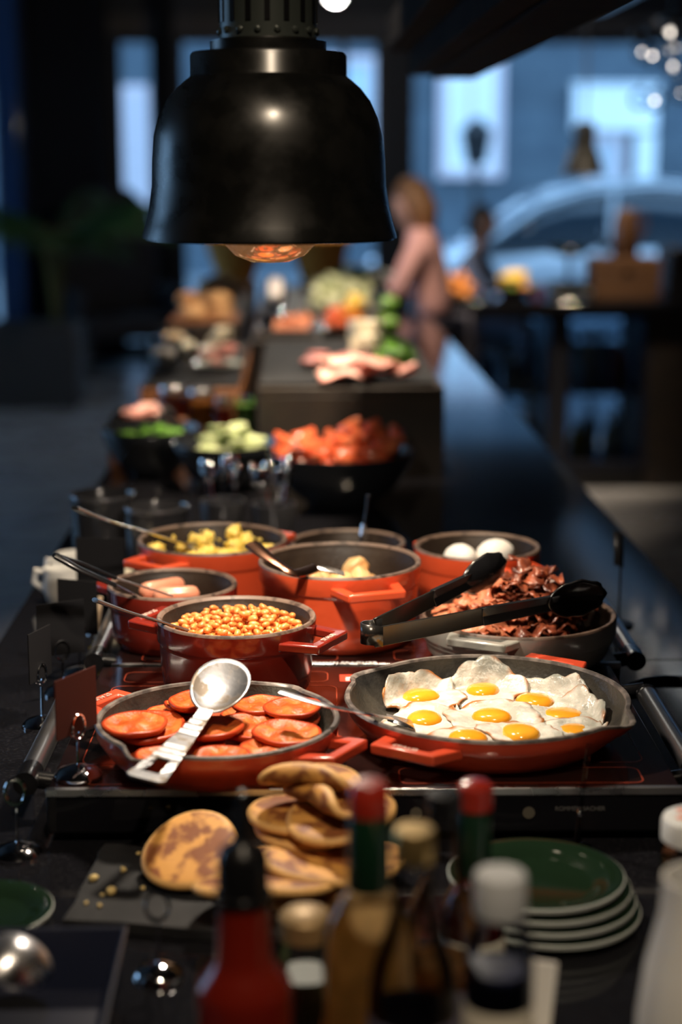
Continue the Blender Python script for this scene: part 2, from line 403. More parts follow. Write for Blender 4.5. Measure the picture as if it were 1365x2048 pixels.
def make_car():
    M_CAR = mat('silver_car_paint', (.70, .74, .78), .2, .0, coat=1.0)
    M_CG = mat('car_glass', (.03, .05, .07), .05, coat=1.0)
    M_TYRE = mat('tyre_rubber', (.02, .02, .02), .8)
    car = thing('car', 'silver car parked in the street outside the windows', 'car', (3.0, 17.6, -.12))
    # stations along the length: x, half width, sill z, belt z
    st = [(-2.25,.62,.34,.60),(-2.15,.76,.26,.72),(-1.7,.86,.22,.82),(-1.1,.89,.20,.90),(-.4,.9,.20,.93),(.6,.9,.20,.95),(1.4,.89,.20,.96),(1.9,.84,.24,.94),(2.15,.74,.30,.86),(2.22,.6,.36,.7)]
    vs = []; fs = []
    for x, w, a, b in st:
        vs += [(x,-w*.92,a),(x,-w,(a+b)*.5),(x,-w*.93,b),(x,-w*.4,b+.03),(x,w*.4,b+.03),(x,w*.93,b),(x,w,(a+b)*.5),(x,w*.92,a)]
    n = 8
    for i in range(len(st)-1):
        for k in range(n): fs.append((i*n+k, i*n+(k+1)%n, (i+1)*n+(k+1)%n, (i+1)*n+k))
    fs += [tuple(range(n)), tuple((len(st)-1)*n+k for k in range(n))]
    MB().add(vs, fs).build('car_body', M_CAR, car, sub=2, sharp=0)
    # cabin: pillars and roof over a glass house
    cb = [(-1.15,.80,.93,.95),(-.55,.74,.93,1.36),(-.1,.70,.93,1.50),(.6,.70,.93,1.55),(1.2,.71,.93,1.50),(1.65,.74,.93,1.3),(2.0,.76,.93,1.0)]
    vs = []; fs = []
    for x, w, a, b in cb: vs += [(x,-w-.08,a-.05),(x,-w+.04,b-.06),(x,-w*.6,b),(x,w*.6,b),(x,w-.04,b-.06),(x,w+.08,a-.05)]
    n = 6
    for i in range(len(cb)-1):
        for k in range(n): fs.append((i*n+k, i*n+(k+1)%n, (i+1)*n+(k+1)%n, (i+1)*n+k))
    fs += [tuple(range(n)), tuple((len(cb)-1)*n+k for k in range(n))]
    MB().add(vs, fs).build('glass_house', M_CG, car, sharp=0)
    for sy in (-1, 1):
        MB().tube([(x, sy*(w+.02-(.04 if 0 else 0))*1.0, b-.05) for x, w, a, b in cb], .035, 8).build('roof_rail', M_CAR, car)
        for xp, xq in ((.15, .2), (1.2, 1.25)): MB().tube([(xp, sy*.80, .93), (xq, sy*.72, 1.46)], .03, 8).build('pillar', M_CAR, car)
    MB().add([(x, y*w, b+.012) for x, w, a, b in cb[1:6] for y in (-.95,-.5,0,.5,.95)],
             [(i*5+k, i*5+k+1, (i+1)*5+k+1, (i+1)*5+k) for i in range(4) for k in range(4)]).build('roof', M_CAR, car, solid=.02, sharp=0)
    for x in (-1.38, 1.32):
        for sy in (-1, 1):
            wh = MB().lathe([(0,-.1),(.25,-.1),(.32,-.08),(.32,.08),(.25,.1),(0,.1)], 24).xform(T(x, sy*.84, .32) @ Matrix.Rotation(math.pi/2, 4, 'X')).build('tyre', M_TYRE, car)
            MB().lathe([(0,-.115),(.2,-.115),(.22,-.1),(.22,.1),(.2,.115),(0,.115)], 18).xform(T(x, sy*.84, .32) @ Matrix.Rotation(math.pi/2, 4, 'X')).build('wheel_rim', M_STEEL, wh)
    MB().blob(.1, .12, .07, .05).xform(T(-2.12, -.5, .68)).build('headlight', M_CHROME, car)
    MB().blob(.1, .12, .07, .05).xform(T(-2.12, .5, .68)).build('headlight', M_CHROME, car)
make_car()

# ---- things along the left
def curtain(x0, x1, y, label, h):
    n = int((x1 - x0) / .022); vs = []; fs = []
    for i in range(n + 1):
        x = x0 + (x1 - x0) * i / n
        for j, z in enumerate((.02, h * .5, h)):
            vs.append((x, y + .05 * math.sin(x * 42 + .6 * math.sin(x * 7)) * (1 if j < 2 else .8), z))
    for i in range(n):
        for j in range(2): fs.append((i*3+j, (i+1)*3+j, (i+1)*3+j+1, i*3+j+1))
    tag(MB().add(vs, fs).build('curtain', M_CURTAIN, solid=.006, sharp=0), label, 'curtain')
curtain(bx(44, 13.7), bx(222, 13.7), 13.7, 'floor length black pleated curtain behind the potted palm', CEIL)
curtain(bx(318, 13.75), bx(352, 13.75), 13.75, 'narrow black pleated curtain gathered between two windows', CEIL)
M_PILLAR = mat('glossy_blue_pillar', (.02, .05, .14), .15, coat=.5)
tag(MB().box(bx(-10, 12.6), bx(42, 12.6), 12.6, 12.9, 0, CEIL).build('pillar', M_PILLAR, bevel=.02), 'glossy blue pillar beside the potted palm', 'pillar')
# planter and palm
pc = P(70, 822, 0)
pt = thing('planter', 'large dark box planter under the palm on the concrete floor', 'planter', (P(30, 822, 0).x, 11.2, 0))
MB().box(-.40, .40, -.28, .28, 0, .53).build('planter_box', mat('planter_brown', (.035, .028, .024), .6), pt, bevel=.015)
MB().box(-.37, .37, -.25, .25, .53, .545).build('soil', mat('soil', (.02, .014, .01), .9), pt)
M_PALM = mat('palm_green', (.012, .050, .010), .45, col2=(.02, .075, .012), scale=6)
pm = thing('potted_palm', 'green palm with arching fronds growing in the dark planter', 'plant', (bx(105, 11.2), 11.2, .545))
random.seed(3)
for k in range(6):
    a = k * 1.05; MB().tube([(0, 0, 0), (.05*math.cos(a), .05*math.sin(a), .35), (.10*math.cos(a), .1*math.sin(a), .62)], [.028, .02, .014], 6).build('stem', mat('palm_stem', (.10, .075, .012), .5), pm)
for k in range(11):
    a = k * 2.4 + .3; L = random.uniform(.5, .75); up = random.uniform(.35, .75)
    pts = [Vector((math.cos(a) * (.08 + L * t), math.sin(a) * (.08 + L * t) * .8, .55 + up * t - .75 * t * t * L)) for t in [i / 8 for i in range(9)]]
    fr = MB().tube(pts, [.008 - .0007 * i for i in range(9)], 5)
    f = fr.build('frond', M_PALM, pm)
    lf = MB()
    for i in range(2, 25):
        t = i / 25; p = Vector((math.cos(a) * (.08 + L * t), math.sin(a) * (.08 + L * t) * .8, .55 + up * t - .75 * t * t * L))
        d = Vector((math.cos(a), math.sin(a), 0)); sd = Vector((-math.sin(a), math.cos(a), 0)); ll = .26 * math.sin(math.pi * (t * .8 + .15))
        for sg in (-1, 1):
            e = p + (sd * sg * .85 + d * .55) * ll + Vector((0, 0, -.10 * ll / .2)); mid = p + (e - p) * .5 + Vector((0, 0, .015)); w = d * .012
            lf.add([p, mid - w, mid + w, e], [(0, 1, 3, 2)])
    lf.build('leaflets', M_PALM, f, solid=.001)
# dark wing chair
M_CHAIR = mat('black_upholstery', (.007, .007, .012), .75)
def wing_chair(loc, rz, label):
    ch = thing('wing_chair', label, 'chair', loc, rz)
    MB().box(-.38, .38, -.36, .36, .28, .46).build('seat', M_CHAIR, ch, bevel=.06, seg=4)
    pr = [(-.40,.45),(-.42,.9),(-.36,1.25),(-.2,1.40),(.2,1.40),(.36,1.25),(.42,.9),(.40,.45)]
    vs = [(x, .24, z) for x, z in pr] + [(x, .40, z) for x, z in pr]; n = len(pr)
    MB().add(vs, [tuple(range(n)), tuple(range(n, 2*n))[::-1]] + [(i, (i+1)%n, n+(i+1)%n, n+i) for i in range(n)]).build('backrest', M_CHAIR, ch, bevel=.04, seg=3)
    for sx in (-1, 1):
        MB().box(sx*.40-.06, sx*.40+.06, -.34, .26, .30, .66).build('armrest', M_CHAIR, ch, bevel=.05, seg=3)
        for sy in (-.3, .32): MB().tube([(sx*.34, sy, .29), (sx*.36, sy*1.05, 0)], [.028, .018], 8).build('leg', M_DARKWOOD, ch)
wing_chair((bx(232, 12.9), 12.9, 0), R(25), 'black high backed wing chair beside the window')
# ---- ceiling fittings
dc = D(1195, 52, 10.5)
tag(MB().tube([(dc.x, 10.6, 2.62), (dc.x + .05, 7.0, 2.62)], .15, 20).build('ventilation_duct', mat('duct_steel', (.55, .6, .65), .35, .9)), 'pale metal ventilation duct running below the ceiling', 'duct')
for k, (l_, t_, p_, a_) in enumerate(SPOTS):
    what = ['the two hobs', 'the dark bowls', 'the cold cut riser', 'the fruit riser', 'the far end of the buffet', 'the drinks counter', 'the orange pots'][k]
    sp = thing('ceiling_spotlight', 'black can spotlight on the ceiling above ' + what, 'spotlight', (l_[0], l_[1], CEIL))
    MB().lathe([(0, 0), (.06, 0), (.06, -.015), (.012, -.02), (.012, -.05)], 16).build('mount', M_BLACKM, sp)
    q_ = (Vector(t_) - Vector(l_)).to_track_quat('-Z', 'Y').to_matrix().to_4x4()
    MB().lathe([(0, .14), (.045, .14), (.05, .12), (.05, .012), (.044, .012), (.044, .04), (0, .04)], 20).xform(T(0, 0, -.2) @ q_).build('housing', M_BLACKM, sp)
    MB().lathe([(0, .032), (.042, .032), (.042, .036), (0, .036)], 20).xform(T(0, 0, -.2) @ q_).build('lens_offscreen', mat('lit_lens', (1, .9, .75), .3, emis=(1, .82, .6), estr=14), sp)
dl = D(671, 0, 10)
d = thing('downlight', 'small round bright downlight glowing on the far ceiling', 'light', (dl.x, 10, CEIL))
k_ = CEIL - dl.z
MB().lathe([(.0, 0), (.03, 0), (.03, -k_ + .06), (0, -k_ + .06)], 12).build('stem', M_BLACKM, d)
MB().blob(.055, .055, .05, 0).xform(T(0, 0, -k_ + .03)).build('bulb', mat('white_glow', (1, 1, 1), .4, emis=(.9, .97, 1), estr=3.0), d)
lamp('downlight_light', 'POINT', (dl.x, 10, dl.z - .06), (dl.x, 10, 0), 45, (1.0, .93, .82), .05)
# ================================================================== buffet counter
X0, X1, Y0, Y1 = -.413, .597, .35, 7.4
bc = thing('buffet_counter', 'long dark buffet counter carrying the black stone worktop', 'counter', (0, 0, 0))
MB().box(X0 + .05, X1 - .05, Y0 + .05, Y1 - .05, .08, CT - .03).build('carcass', M_DARKWOOD, bc, smooth=False)
MB().box(X0 + .1, X1 - .1, Y0 + .1, Y1 - .1, 0, .08).build('plinth', M_BLACKM, bc, smooth=False)
for k in range(9):
    y = Y0 + .1 + k * .76
    MB().box(X1 - .05, X1 - .03, y, y + .74, .1, CT - .05).build('side_panel', M_DARKWOOD, bc, bevel=.003)
    MB().box(X0 + .03, X0 + .05, y, y + .74, .1, CT - .05).build('side_panel', M_DARKWOOD, bc, bevel=.003)
ys = P(40, 1330, CT).y
wt = thing('worktop', 'polished black stone worktop running the length of the buffet', 'worktop', (0, 0, CT))
for a, b in ((Y0, ys - .001), (ys + .001, Y1)): MB().box(X0, X1, a, b, -.03, 0).build('stone_slab', M_STONE, wt, bevel=.002)

# ---- heat lamp
LD = 1.75
lc = D(540, 475, LD); lx, lz = lc.x, lc.z
hl = thing('heat_lamp', 'black bell shaped pendant heat lamp hanging over the pans', 'heat lamp', (lx, LD, lz))
S = .000524
M_LAMP = mat('lamp_black', (.0035, .0037, .0034), .25, .0, col2=(.006, .006, .0055), scale=30, rough2=.33, spec=.6)
pr = [(250, 0), (249, 6), (243, 26), (234, 60), (228, 100), (226, 150), (222, 195), (213, 228), (198, 260), (178, 285), (160, 300), (153, 305), (151, 308), (151, 345), (147, 351), (112, 353)]
MB().lathe([(r * S, z * S) for r, z in pr] + [(r * S - .003, z * S - .002) for r, z in pr[::-1]], 72).build('shade', M_LAMP, hl)
MB().lathe([(112*S, 351*S), (112*S, 372*S), (96*S, 374*S), (95*S, 376*S)], 48).build('collar', M_LAMP, hl)
M_NECK = mat('dark_green_metal', (.05, .06, .055), .38, .3)
nk = MB().lathe([(93*S, 360*S), (93*S, 640*S), (80*S, 650*S), (0, 650*S)], 48).build('neck', M_NECK, hl)
for k in range(16):
    a = 2 * math.pi * k / 16
    MB().box(-.0028, .0028, -.0012, .0006, 405*S, 465*S).xform(spin(a) @ T(0, -93*S, 0)).build('vent_slot', MATS['black_plastic'], nk)
    MB().blob(.004, .003, .004, 0, sub=1).xform(spin(a + .2) @ T(0, -95*S, 390*S)).build('rivet', M_NECK, nk)
MB().tube([(0, 0, 640*S), (0, 0, CEIL - lz)], .008, 10).build('suspension_tube', M_BLACKM, hl)
bl = MB().lathe([(0, -.026), (.02, -.0245), (.036, -.018), (.048, -.006), (.054, .010), (.052, .03), (.04, .06), (.025, .09), (.02, .12), (0, .12)], 40)
bl.build('bulb', mat('copper_bulb', (.75, .36, .2), .12, .85, emis=(1, .45, .16), estr=.15, col2=(.85, .55, .4), scale=30), hl)
lamp('heat_lamp_light', 'SPOT', (lx, LD, lz - .033), (lx, LD, 0), 21, (1.0, .85, .68), .028, 168, .35)

# ---- hanging rack of dark beams over the right half of the counter
rk = thing('hanging_rack', 'rack of long dark timber beams hanging over the right side of the buffet', 'rack', (0, 0, 0))
M_RACK = mat('rack_timber', (.005, .005, .006), .8, spec=.05, col2=(.009, .009, .010), scale=12)
def beam(pa, pb, py, dy, y0=1.0, y1=4.0, hgt=.09):
    a = D(pa, py, y1); b = D(pb, py, y1)
    MB().box(a.x, b.x, y0, y1, a.z, a.z + hgt).build('beam', M_RACK, rk, bevel=.003)
beam(772, 828, 106, 0, hgt=.07)
beam(817, 860, 152, 0, hgt=.10)
beam(862, 950, 158, 0, hgt=.10)
a = D(862, 158, 4.0); b = D(948, 158, 4.0)
MB().box(b.x + .002, b.x + .06, 1.0, 4.0, a.z + .035, a.z + .11).build('beam', M_RACK, rk, bevel=.003)
for y in (1.3, 2.0): MB().box(D(772,106,4).x, b.x + .06, y - .03, y + .03, a.z + .12, a.z + .17).build('crossbar', M_BLACKM, rk)
for y in (1.3, 2.0):
    for x in (D(800,106,4).x, b.x + .03): MB().tube([(x, y, a.z + .12), (x, y, CEIL)], .006, 8).build('hanger', M_BLACKM, rk)
# ---- pendant of glass balls
pd = D(1342, 125, 5.6)
pn = thing('glass_pendant', 'cluster pendant of clear glass balls with tiny warm lights above the drinks counter', 'pendant lamp', (pd.x, 5.6, pd.z))
MB().tube([(0, 0, .12), (0, 0, CEIL - pd.z)], .004, 6).build('cord', M_BLACKM, pn)
random.seed(11)
M_SPARK = mat('tiny_warm_bulb', (1, .9, .8), .3, emis=(1, .86, .74), estr=9)
for k in range(13):
    p = Vector((random.uniform(-.10, .12), random.uniform(-.1, .1), random.uniform(-.13, .11)))
    g = MB().blob(.034, .034, .034, 0, sub=3).xform(T(*p)).build('glass_ball', M_CLEAR, pn)
    if k % 2 == 0: MB().blob(.0065, .0065, .0065, 0, sub=1).xform(T(*p)).build('bulb', M_SPARK, g)
    MB().tube([p + Vector((0, 0, .034)), (0, 0, .14)], .0015, 5).build('wire', M_BLACKM, pn)
MB().lathe([(0,.15),(.05,.14),(.05,.12),(0,.12)], 16).build('hub', M_BLACKM, pn)
# ---- heat lamp far over the drinks counter
f = D(1168, 352, 8.3)
h2 = thing('heat_lamp', 'small black cone heat lamp hanging over the far drinks counter', 'heat lamp', (f.x, 8.3, f.z))
MB().lathe([(.105, 0), (.10, .01), (.075, .10), (.055, .14), (.052, .24), (.03, .26), (0, .26), (0,.25),(.045,.23),(.05,.14),(.07,.1),(.095,.01),(.104,0)], 32).build('shade', M_LAMP, h2)
MB().tube([(0, 0, .25), (0, 0, CEIL - f.z)], .006, 8).build('cord', M_BLACKM, h2)

# ================================================================== hobs
M_GLASS = mat('hob_glass', (.012, .004, .003), .12, coat=.3)
nt = M_GLASS.node_tree; tc = nt.nodes.new('ShaderNodeTexCoord'); wv = nt.nodes.new('ShaderNodeTexWave'); wv.bands_direction = 'Y'; wv.wave_type = 'BANDS'
wv.inputs['Scale'].default_value = 55; rp = nt.nodes.new('ShaderNodeValToRGB'); rp.color_ramp.elements[0].position = .88; rp.color_ramp.elements[0].color = (.008, .005, .005, 1)
rp.color_ramp.elements[1].position = .97; rp.color_ramp.elements[1].color = (.030, .008, .005, 1)
nt.links.new(tc.outputs['Object'], wv.inputs['Vector']); nt.links.new(wv.outputs['Fac'], rp.inputs['Fac']); nt.links.new(rp.outputs['Color'], nt.nodes['Principled BSDF'].inputs['Base Color'])
M_PRINT = mat('red_print', (.36, .05, .02), .4)
M_LOGOR = mat('logo_red', (.62, .06, .03), .4); M_LOGOW = mat('logo_white', (.85, .85, .85), .5)
HROT = R(-1.0)
def loop_line(m, x0, x1, y0, y1, z, r=.012, w=.0011):
    def pts(o):
        out = []
        for cx, cy, a0 in ((x1-r, y1-r, 0), (x0+r, y1-r, 90), (x0+r, y0+r, 180), (x1-r, y0+r, 270)):
            for k in range(5): a = R(a0 + k * 22.5); out.append((cx + (r+o)*math.cos(a), cy + (r+o)*math.sin(a)))
        return out
    A, B = pts(-w/2), pts(w/2); n = len(A)
    m.add([(x, y, z) for x, y in A] + [(x, y, z) for x, y in B], [(i, (i+1) % n, n + (i+1) % n, n + i) for i in range(n)])
def hob(loc, label, brand_front):
    h = thing('induction_hob', label, 'hob', (loc[0], loc[1], CT), HROT, 'induction hobs')
    w, dp, t = .31, .41, HT - CT
    MB().box(-w, w, 0, dp, .008, t - .004).build('casing', M_BLACKP, h, bevel=.003)
    for sx in (-1, 1):
        for y in (.05, dp - .05): MB().lathe([(0, 0), (.014, 0), (.014, .009), (0, .009)], 14, cx=sx * (w - .05), cy=y).build('foot', M_BLACKP, h)
    g = MB().box(-w + .002, w - .002, .004, dp - .002, t - .004, t).build('glass_top', M_GLASS, h, bevel=.0012)
    MB().box(-w, w, -.0025, .004, t - .007, t + .0008).build('trim_strip', M_STEEL, h, bevel=.0008)
    pm_ = MB()
    for cx in (-.155, .155):
        loop_line(pm_, cx - .13, cx + .13, .07, .33, t + .0004); loop_line(pm_, cx - .05, cx + .05, .15, .25, t + .0004, .01)
        loop_line(pm_, cx - .12, cx + .12, .345, .385, t + .0004, .01); loop_line(pm_, cx - .03, cx + .03, .355, .375, t + .0004, .008)
        loop_line(pm_, cx - .12, cx + .12, .012, .055, t + .0004, .01)
    pm_.build('zone_print', M_PRINT, g, smooth=False)
    fr = MB().box(-w + .01, w - .01, -.0015, 0, .012, t - .010).build('control_panel', mat('gloss_black', (.006, .006, .008), .08), h)
    for x, s_ in ((.16, .006), (-.05, .006), (.05, .006)): MB().lathe([(0, 0), (s_, 0), (s_, .001), (0, .001)], 16).xform(T(x, -.0016, .03) @ Matrix.Rotation(math.pi/2, 4, 'X')).build('touch_key', mat('key_grey', (.10, .09, .07), .4), fr)
    # logo plate printed on the glass near the rear edge
    lg = MB().box(-.021, .032, .345, .372, t + .0002, t + .0006).build('logo_plate', M_LOGOR, g, smooth=False)
    put_text('logo_lettering', 'STAUB', .0135, M_LOGOW, g, T(.0055, .3505, t + .0009))
    fl = MB()
    fl.prism([(-.012, .357), (.022, .357), (.024, .3605), (-.014, .3605)], t + .0007, t + .001)
    for k in range(4):
        x = -.009 + k * .0085; fl.prism([(x, .3605), (x + .006, .3605), (x + .0075, .3655), (x + .0055, .370), (x + .0045, .3655)], t + .0007, t + .001)
    fl.build('logo_mark', M_LOGOW, g, smooth=False)
    put_text('maker_lettering', 'ROMMELSBACHER', .0085, M_LOGOW, h, T(-.03, -.0006, t + .0014) @ Matrix.Scale(1.25, 4, (1, 0, 0)))
    put_text('maker_lettering', 'ROMMELSBACHER', .006, mat('dim_print', (.10, .10, .10), .5), h, T(.21, -.0022, .034) @ Matrix.Rotation(math.pi/2, 4, 'X'))
    for sx in (-1, 1):
        x = sx * (w + .028)
        hd = MB().tube([(x, .085, t - .012), (x, dp - .085, t - .012)], .0115, 18).build('handle', M_BAR, h)
        for y, e in ((.062, .022), (dp - .062, -.022)):
            MB().tube([(x, y - .016, t - .012), (x, y + e, t - .012), (x, y + e * 1.05, t - .012)], [.0125, .0125, .0115], 16).tube([(x, y, t - .012), (sx * (w - .002), y, t - .016)], .009, 12).build('bracket', M_BLACKP, hd)
    return h
hob1 = hob((P(88, 1586, HT).x + .31, P(700, 1577, HT).y), 'black glass induction hob carrying the tomato pan and the egg pan', True)
hob2 = hob((hob1.location.x + .0075 + .012, hob1.location.y + .418), 'black glass induction hob carrying the orange pots behind the pans', True)

# ================================================================== pots and pans
def handle(pot, Rr, z, ang, m, w=.046, e=.034, b=.0125, th=.0105, lettering=None, tilt=.0):
    """angular loop handle: two arms and an outer bar"""
    xo = math.sqrt(max(Rr*Rr - w*w, 1e-6)) - .004
    O = [(xo, -w), (Rr+e, -w*.8), (Rr+e, w*.8), (xo, w)]; xi = math.sqrt(Rr*Rr - (w-b*1.25)**2) - .004
    Q = [(xi, -w+b*1.25), (Rr+e-b, -w*.8+b*.9), (Rr+e-b, w*.8-b*.9), (xi, w-b*1.25)]
    vs = [(x, y, z + (x-Rr)*tilt) for x, y in O + Q] + [(x, y, z - th + (x-Rr)*tilt) for x, y in O + Q]
    fs = []
    for i in range(3): fs += [(i, i+1, 5+i, 4+i), (8+i, 12+i, 13+i, 9+i), (i, 8+i, 9+i, i+1), (4+i, 5+i, 13+i, 12+i)]
    fs += [(0, 4, 12, 8), (3, 11, 15, 7)]
    o = MB().add(vs, fs).xform(spin(ang)).build('handle', m, pot, bevel=.0022, seg=2)
    if lettering: put_text('raised_lettering', lettering, .0095, m if 0 else mat('worn_lettering', (.75, .5, .42), .4), o, spin(ang) @ T(Rr+e-b/2, 0, z + (e-b/2)*tilt + .0006) @ spin(math.pi/2))
    return o
def cocotte(name, label, px, cy, wpx, H, m, ang, mi=M_INSIDE, cat='pot', base=HT, group=None, dy=0.0, hw=.046, lettering=None, he=.034, hz=.012):
    c = P(px, cy, base + H); c2 = P(px + wpx / 2, cy, base + H); Rr = (c2 - c).length
    p = thing(name, label, cat, (c.x, c.y + dy, base), 0, group)
    MB().lathe([(0, .0035), (Rr*.78, .0035), (Rr*.80, 0), (Rr*.86, .002), (Rr*.925, .012), (Rr*.945, .03), (Rr*.965, H-.031), (Rr*.97, H-.0275), (Rr*.985, H-.026), (Rr*.995, H-.024), (Rr, H-.003)], 72).build('body', m, p)
    MB().lathe([(Rr, H-.003), (Rr-.0008, H-.0008), (Rr-.0015, H), (Rr-.0040, H), (Rr-.0055, H-.0012), (Rr-.007, H-.003)], 72).build('rim', M_RIM, p)
    MB().lathe([(Rr-.007, H-.003), (Rr-.0085, H-.010), (Rr-.011, H-.013), (Rr*.94-.0075, .03), (Rr*.9-.006, .013), (Rr*.8, .0075), (0, .0075)], 64).build('interior', mi, p)
    for a in (ang, ang + math.pi): handle(p, Rr*.99, H-hz, a, m, w=min(hw, Rr*.55), lettering=lettering, e=he)
    return p, Rr
def skillet(label, px, cy, wpx, H, ang, group, hw=.052, e=.042):
    c = P(px, cy, HT + H); Rr = (P(px + wpx / 2, cy, HT + H) - c).length
    p = thing('frying_pan', label, 'pan', (c.x, c.y, HT), 0, group)
    sp = ang + math.pi / 2
    def lip(a, r, z):
        k = max(0, (z - H*.45) / (H*.55))
        d = abs((a - sp + math.pi/2) % math.pi - math.pi/2)
        b = max(0, 1 - (d / .26)) ; b = b*b*(3-2*b)
        return r + .016*b*k, z - .004*b*k
    MB().lathe([(0, .003), (Rr*.72, .003), (Rr*.74, 0), (Rr*.80, .002), (Rr*.88, .012), (Rr*.955, H*.55), (Rr*.985, H*.7), (Rr*.99, H-.008), (Rr, H-.003)], 96, lip).build('body', M_PANRED, p)
    MB().lathe([(Rr, H-.003), (Rr-.0012, H-.0005), (Rr-.003, H), (Rr-.0055, H-.0005), (Rr-.0065, H-.003)], 96, lip).build('rim', mat('dark_rim', (.07, .06, .055), .4, col2=(.2, .17, .15), scale=60), p)
    MB().lathe([(Rr-.0065, H-.003), (Rr*.93, H*.5), (Rr*.86, .012), (Rr*.80, .0075), (0, .0065)], 96, lip).build('interior', M_PANIN, p)
    for a in (ang, ang + math.pi): handle(p, Rr*.985, H-.010, a, M_PANRED, w=hw, e=e, b=.014, th=.011, lettering='STAUB' if a != ang else None, tilt=.12)
    return p, Rr
HP = .046
panT, RT_ = skillet('red enamelled pan full of stewed tomato halves', 436, 1431, 490, HP, R(-33), 'frying pans', .040, .036)
panE, RE_ = skillet('red enamelled pan full of fried eggs', 975, 1388, 572, HP, R(57), 'frying pans', .044, .036)
potBeans, RB = cocotte('cocotte', 'dark red round pot of baked beans', 473, 1230, 320, .09, M_RED, R(-28), lettering='STAUB')
potSaus, RS = cocotte('cocotte', 'dark red round pot of pink sausages', 345, 1165, 260, .078, M_RED, R(-40), hw=.04)
potBig, RG = cocotte('cocotte', 'large orange pot of roast potatoes with steel fork', 680, 1118, 326, .103, M_ORANGE, R(-72))
potScr, RC = cocotte('cocotte', 'orange pot of scrambled eggs with a spoon', 425, 1075, 300, .09, M_ORANGE, R(-130), lettering=None)
potEggs, REg = cocotte('cocotte', 'orange pot of white boiled eggs', 955, 1090, 252, .085, M_ORANGE, R(122), hw=.034, he=.026)
potEmp, REm = cocotte('cocotte', 'orange pot with a black ladle behind the potato pot', 696, 1083, 232, .066, M_ORANGE, R(78), dy=.006, hw=.034, he=.022)
panBac, RBc = cocotte('cocotte', 'wide grey enamelled pot heaped with crisp bacon', 1038, 1226, 394, .056, M_GREY, R(-118), dy=.008, he=.020, hz=.003)
# ================================================================== food on the hobs
def proto(mb, name, m, **k):
    return mb.mesh(name, **k), m
def place(me, m, name, label, cat, group, loc, rot=(0, 0, 0), sc=(1, 1, 1)):
    if not me.materials: me.materials.append(m)
    o = bpy.data.objects.new(name, me); C.objects.link(o)
    o.material_slots[0].link = 'OBJECT'; o.material_slots[0].material = m; o.location = loc; o.rotation_euler = rot; o.scale = sc
    return tag(o, label, cat, group)

# ---- fried eggs
M_EGGW = mat('egg_white', (.48, .47, .41), .28, col2=(.70, .685, .62), scale=48, bump=.9, bscale=110, sss=.15)
attr_mix(M_EGGW, 'brown', (.40, .15, .04), .62, 1.15)
attr_mix(M_EGGW, 'clear', (.26, .27, .24), .25, 1.1)
M_YOLK = mat('egg_yolk', (.86, .33, .015), .16, col2=(.88, .40, .03), scale=25, sss=.2, coat=.4)
pc, Rp = panE.location, RE_
Rf = Rp * .80
def pan_pt(x, y, lift):
    """a point lying on the inside of the egg pan: flat floor, then up the wall"""
    d = Vector((x, y)); rr = d.length
    if rr <= Rf: return Vector((x, y, .0102 + lift))
    s_ = rr - Rf; r2 = min(Rf + s_ * .42, Rp * .955); zz = .0112 + s_ * .88
    d = d / rr
    return Vector((d.x * r2, d.y * r2, zz + lift))
YOLKS = [(1072, 1381, .014), (967, 1364, .012), (842, 1380, .009), (1128, 1413, .008), (1148, 1452, .003), (850, 1431, .005), (985, 1423, .0075), (938, 1468, .006), (1042, 1461, .004)]
YC = [Vector((P(a, b, HT + .014 + c).x - panE.location.x, P(a, b, HT + .014 + c).y - panE.location.y)) for a, b, c in YOLKS]
EH = {}                                   # height of the eggs already lying in the pan, on a 2 mm grid
def eh(x, y, w=1):
    i, j = round(x / .002), round(y / .002); return max(EH.get((i + a, j + b), 0) for a in range(-w, w + 1) for b in range(-w, w + 1))
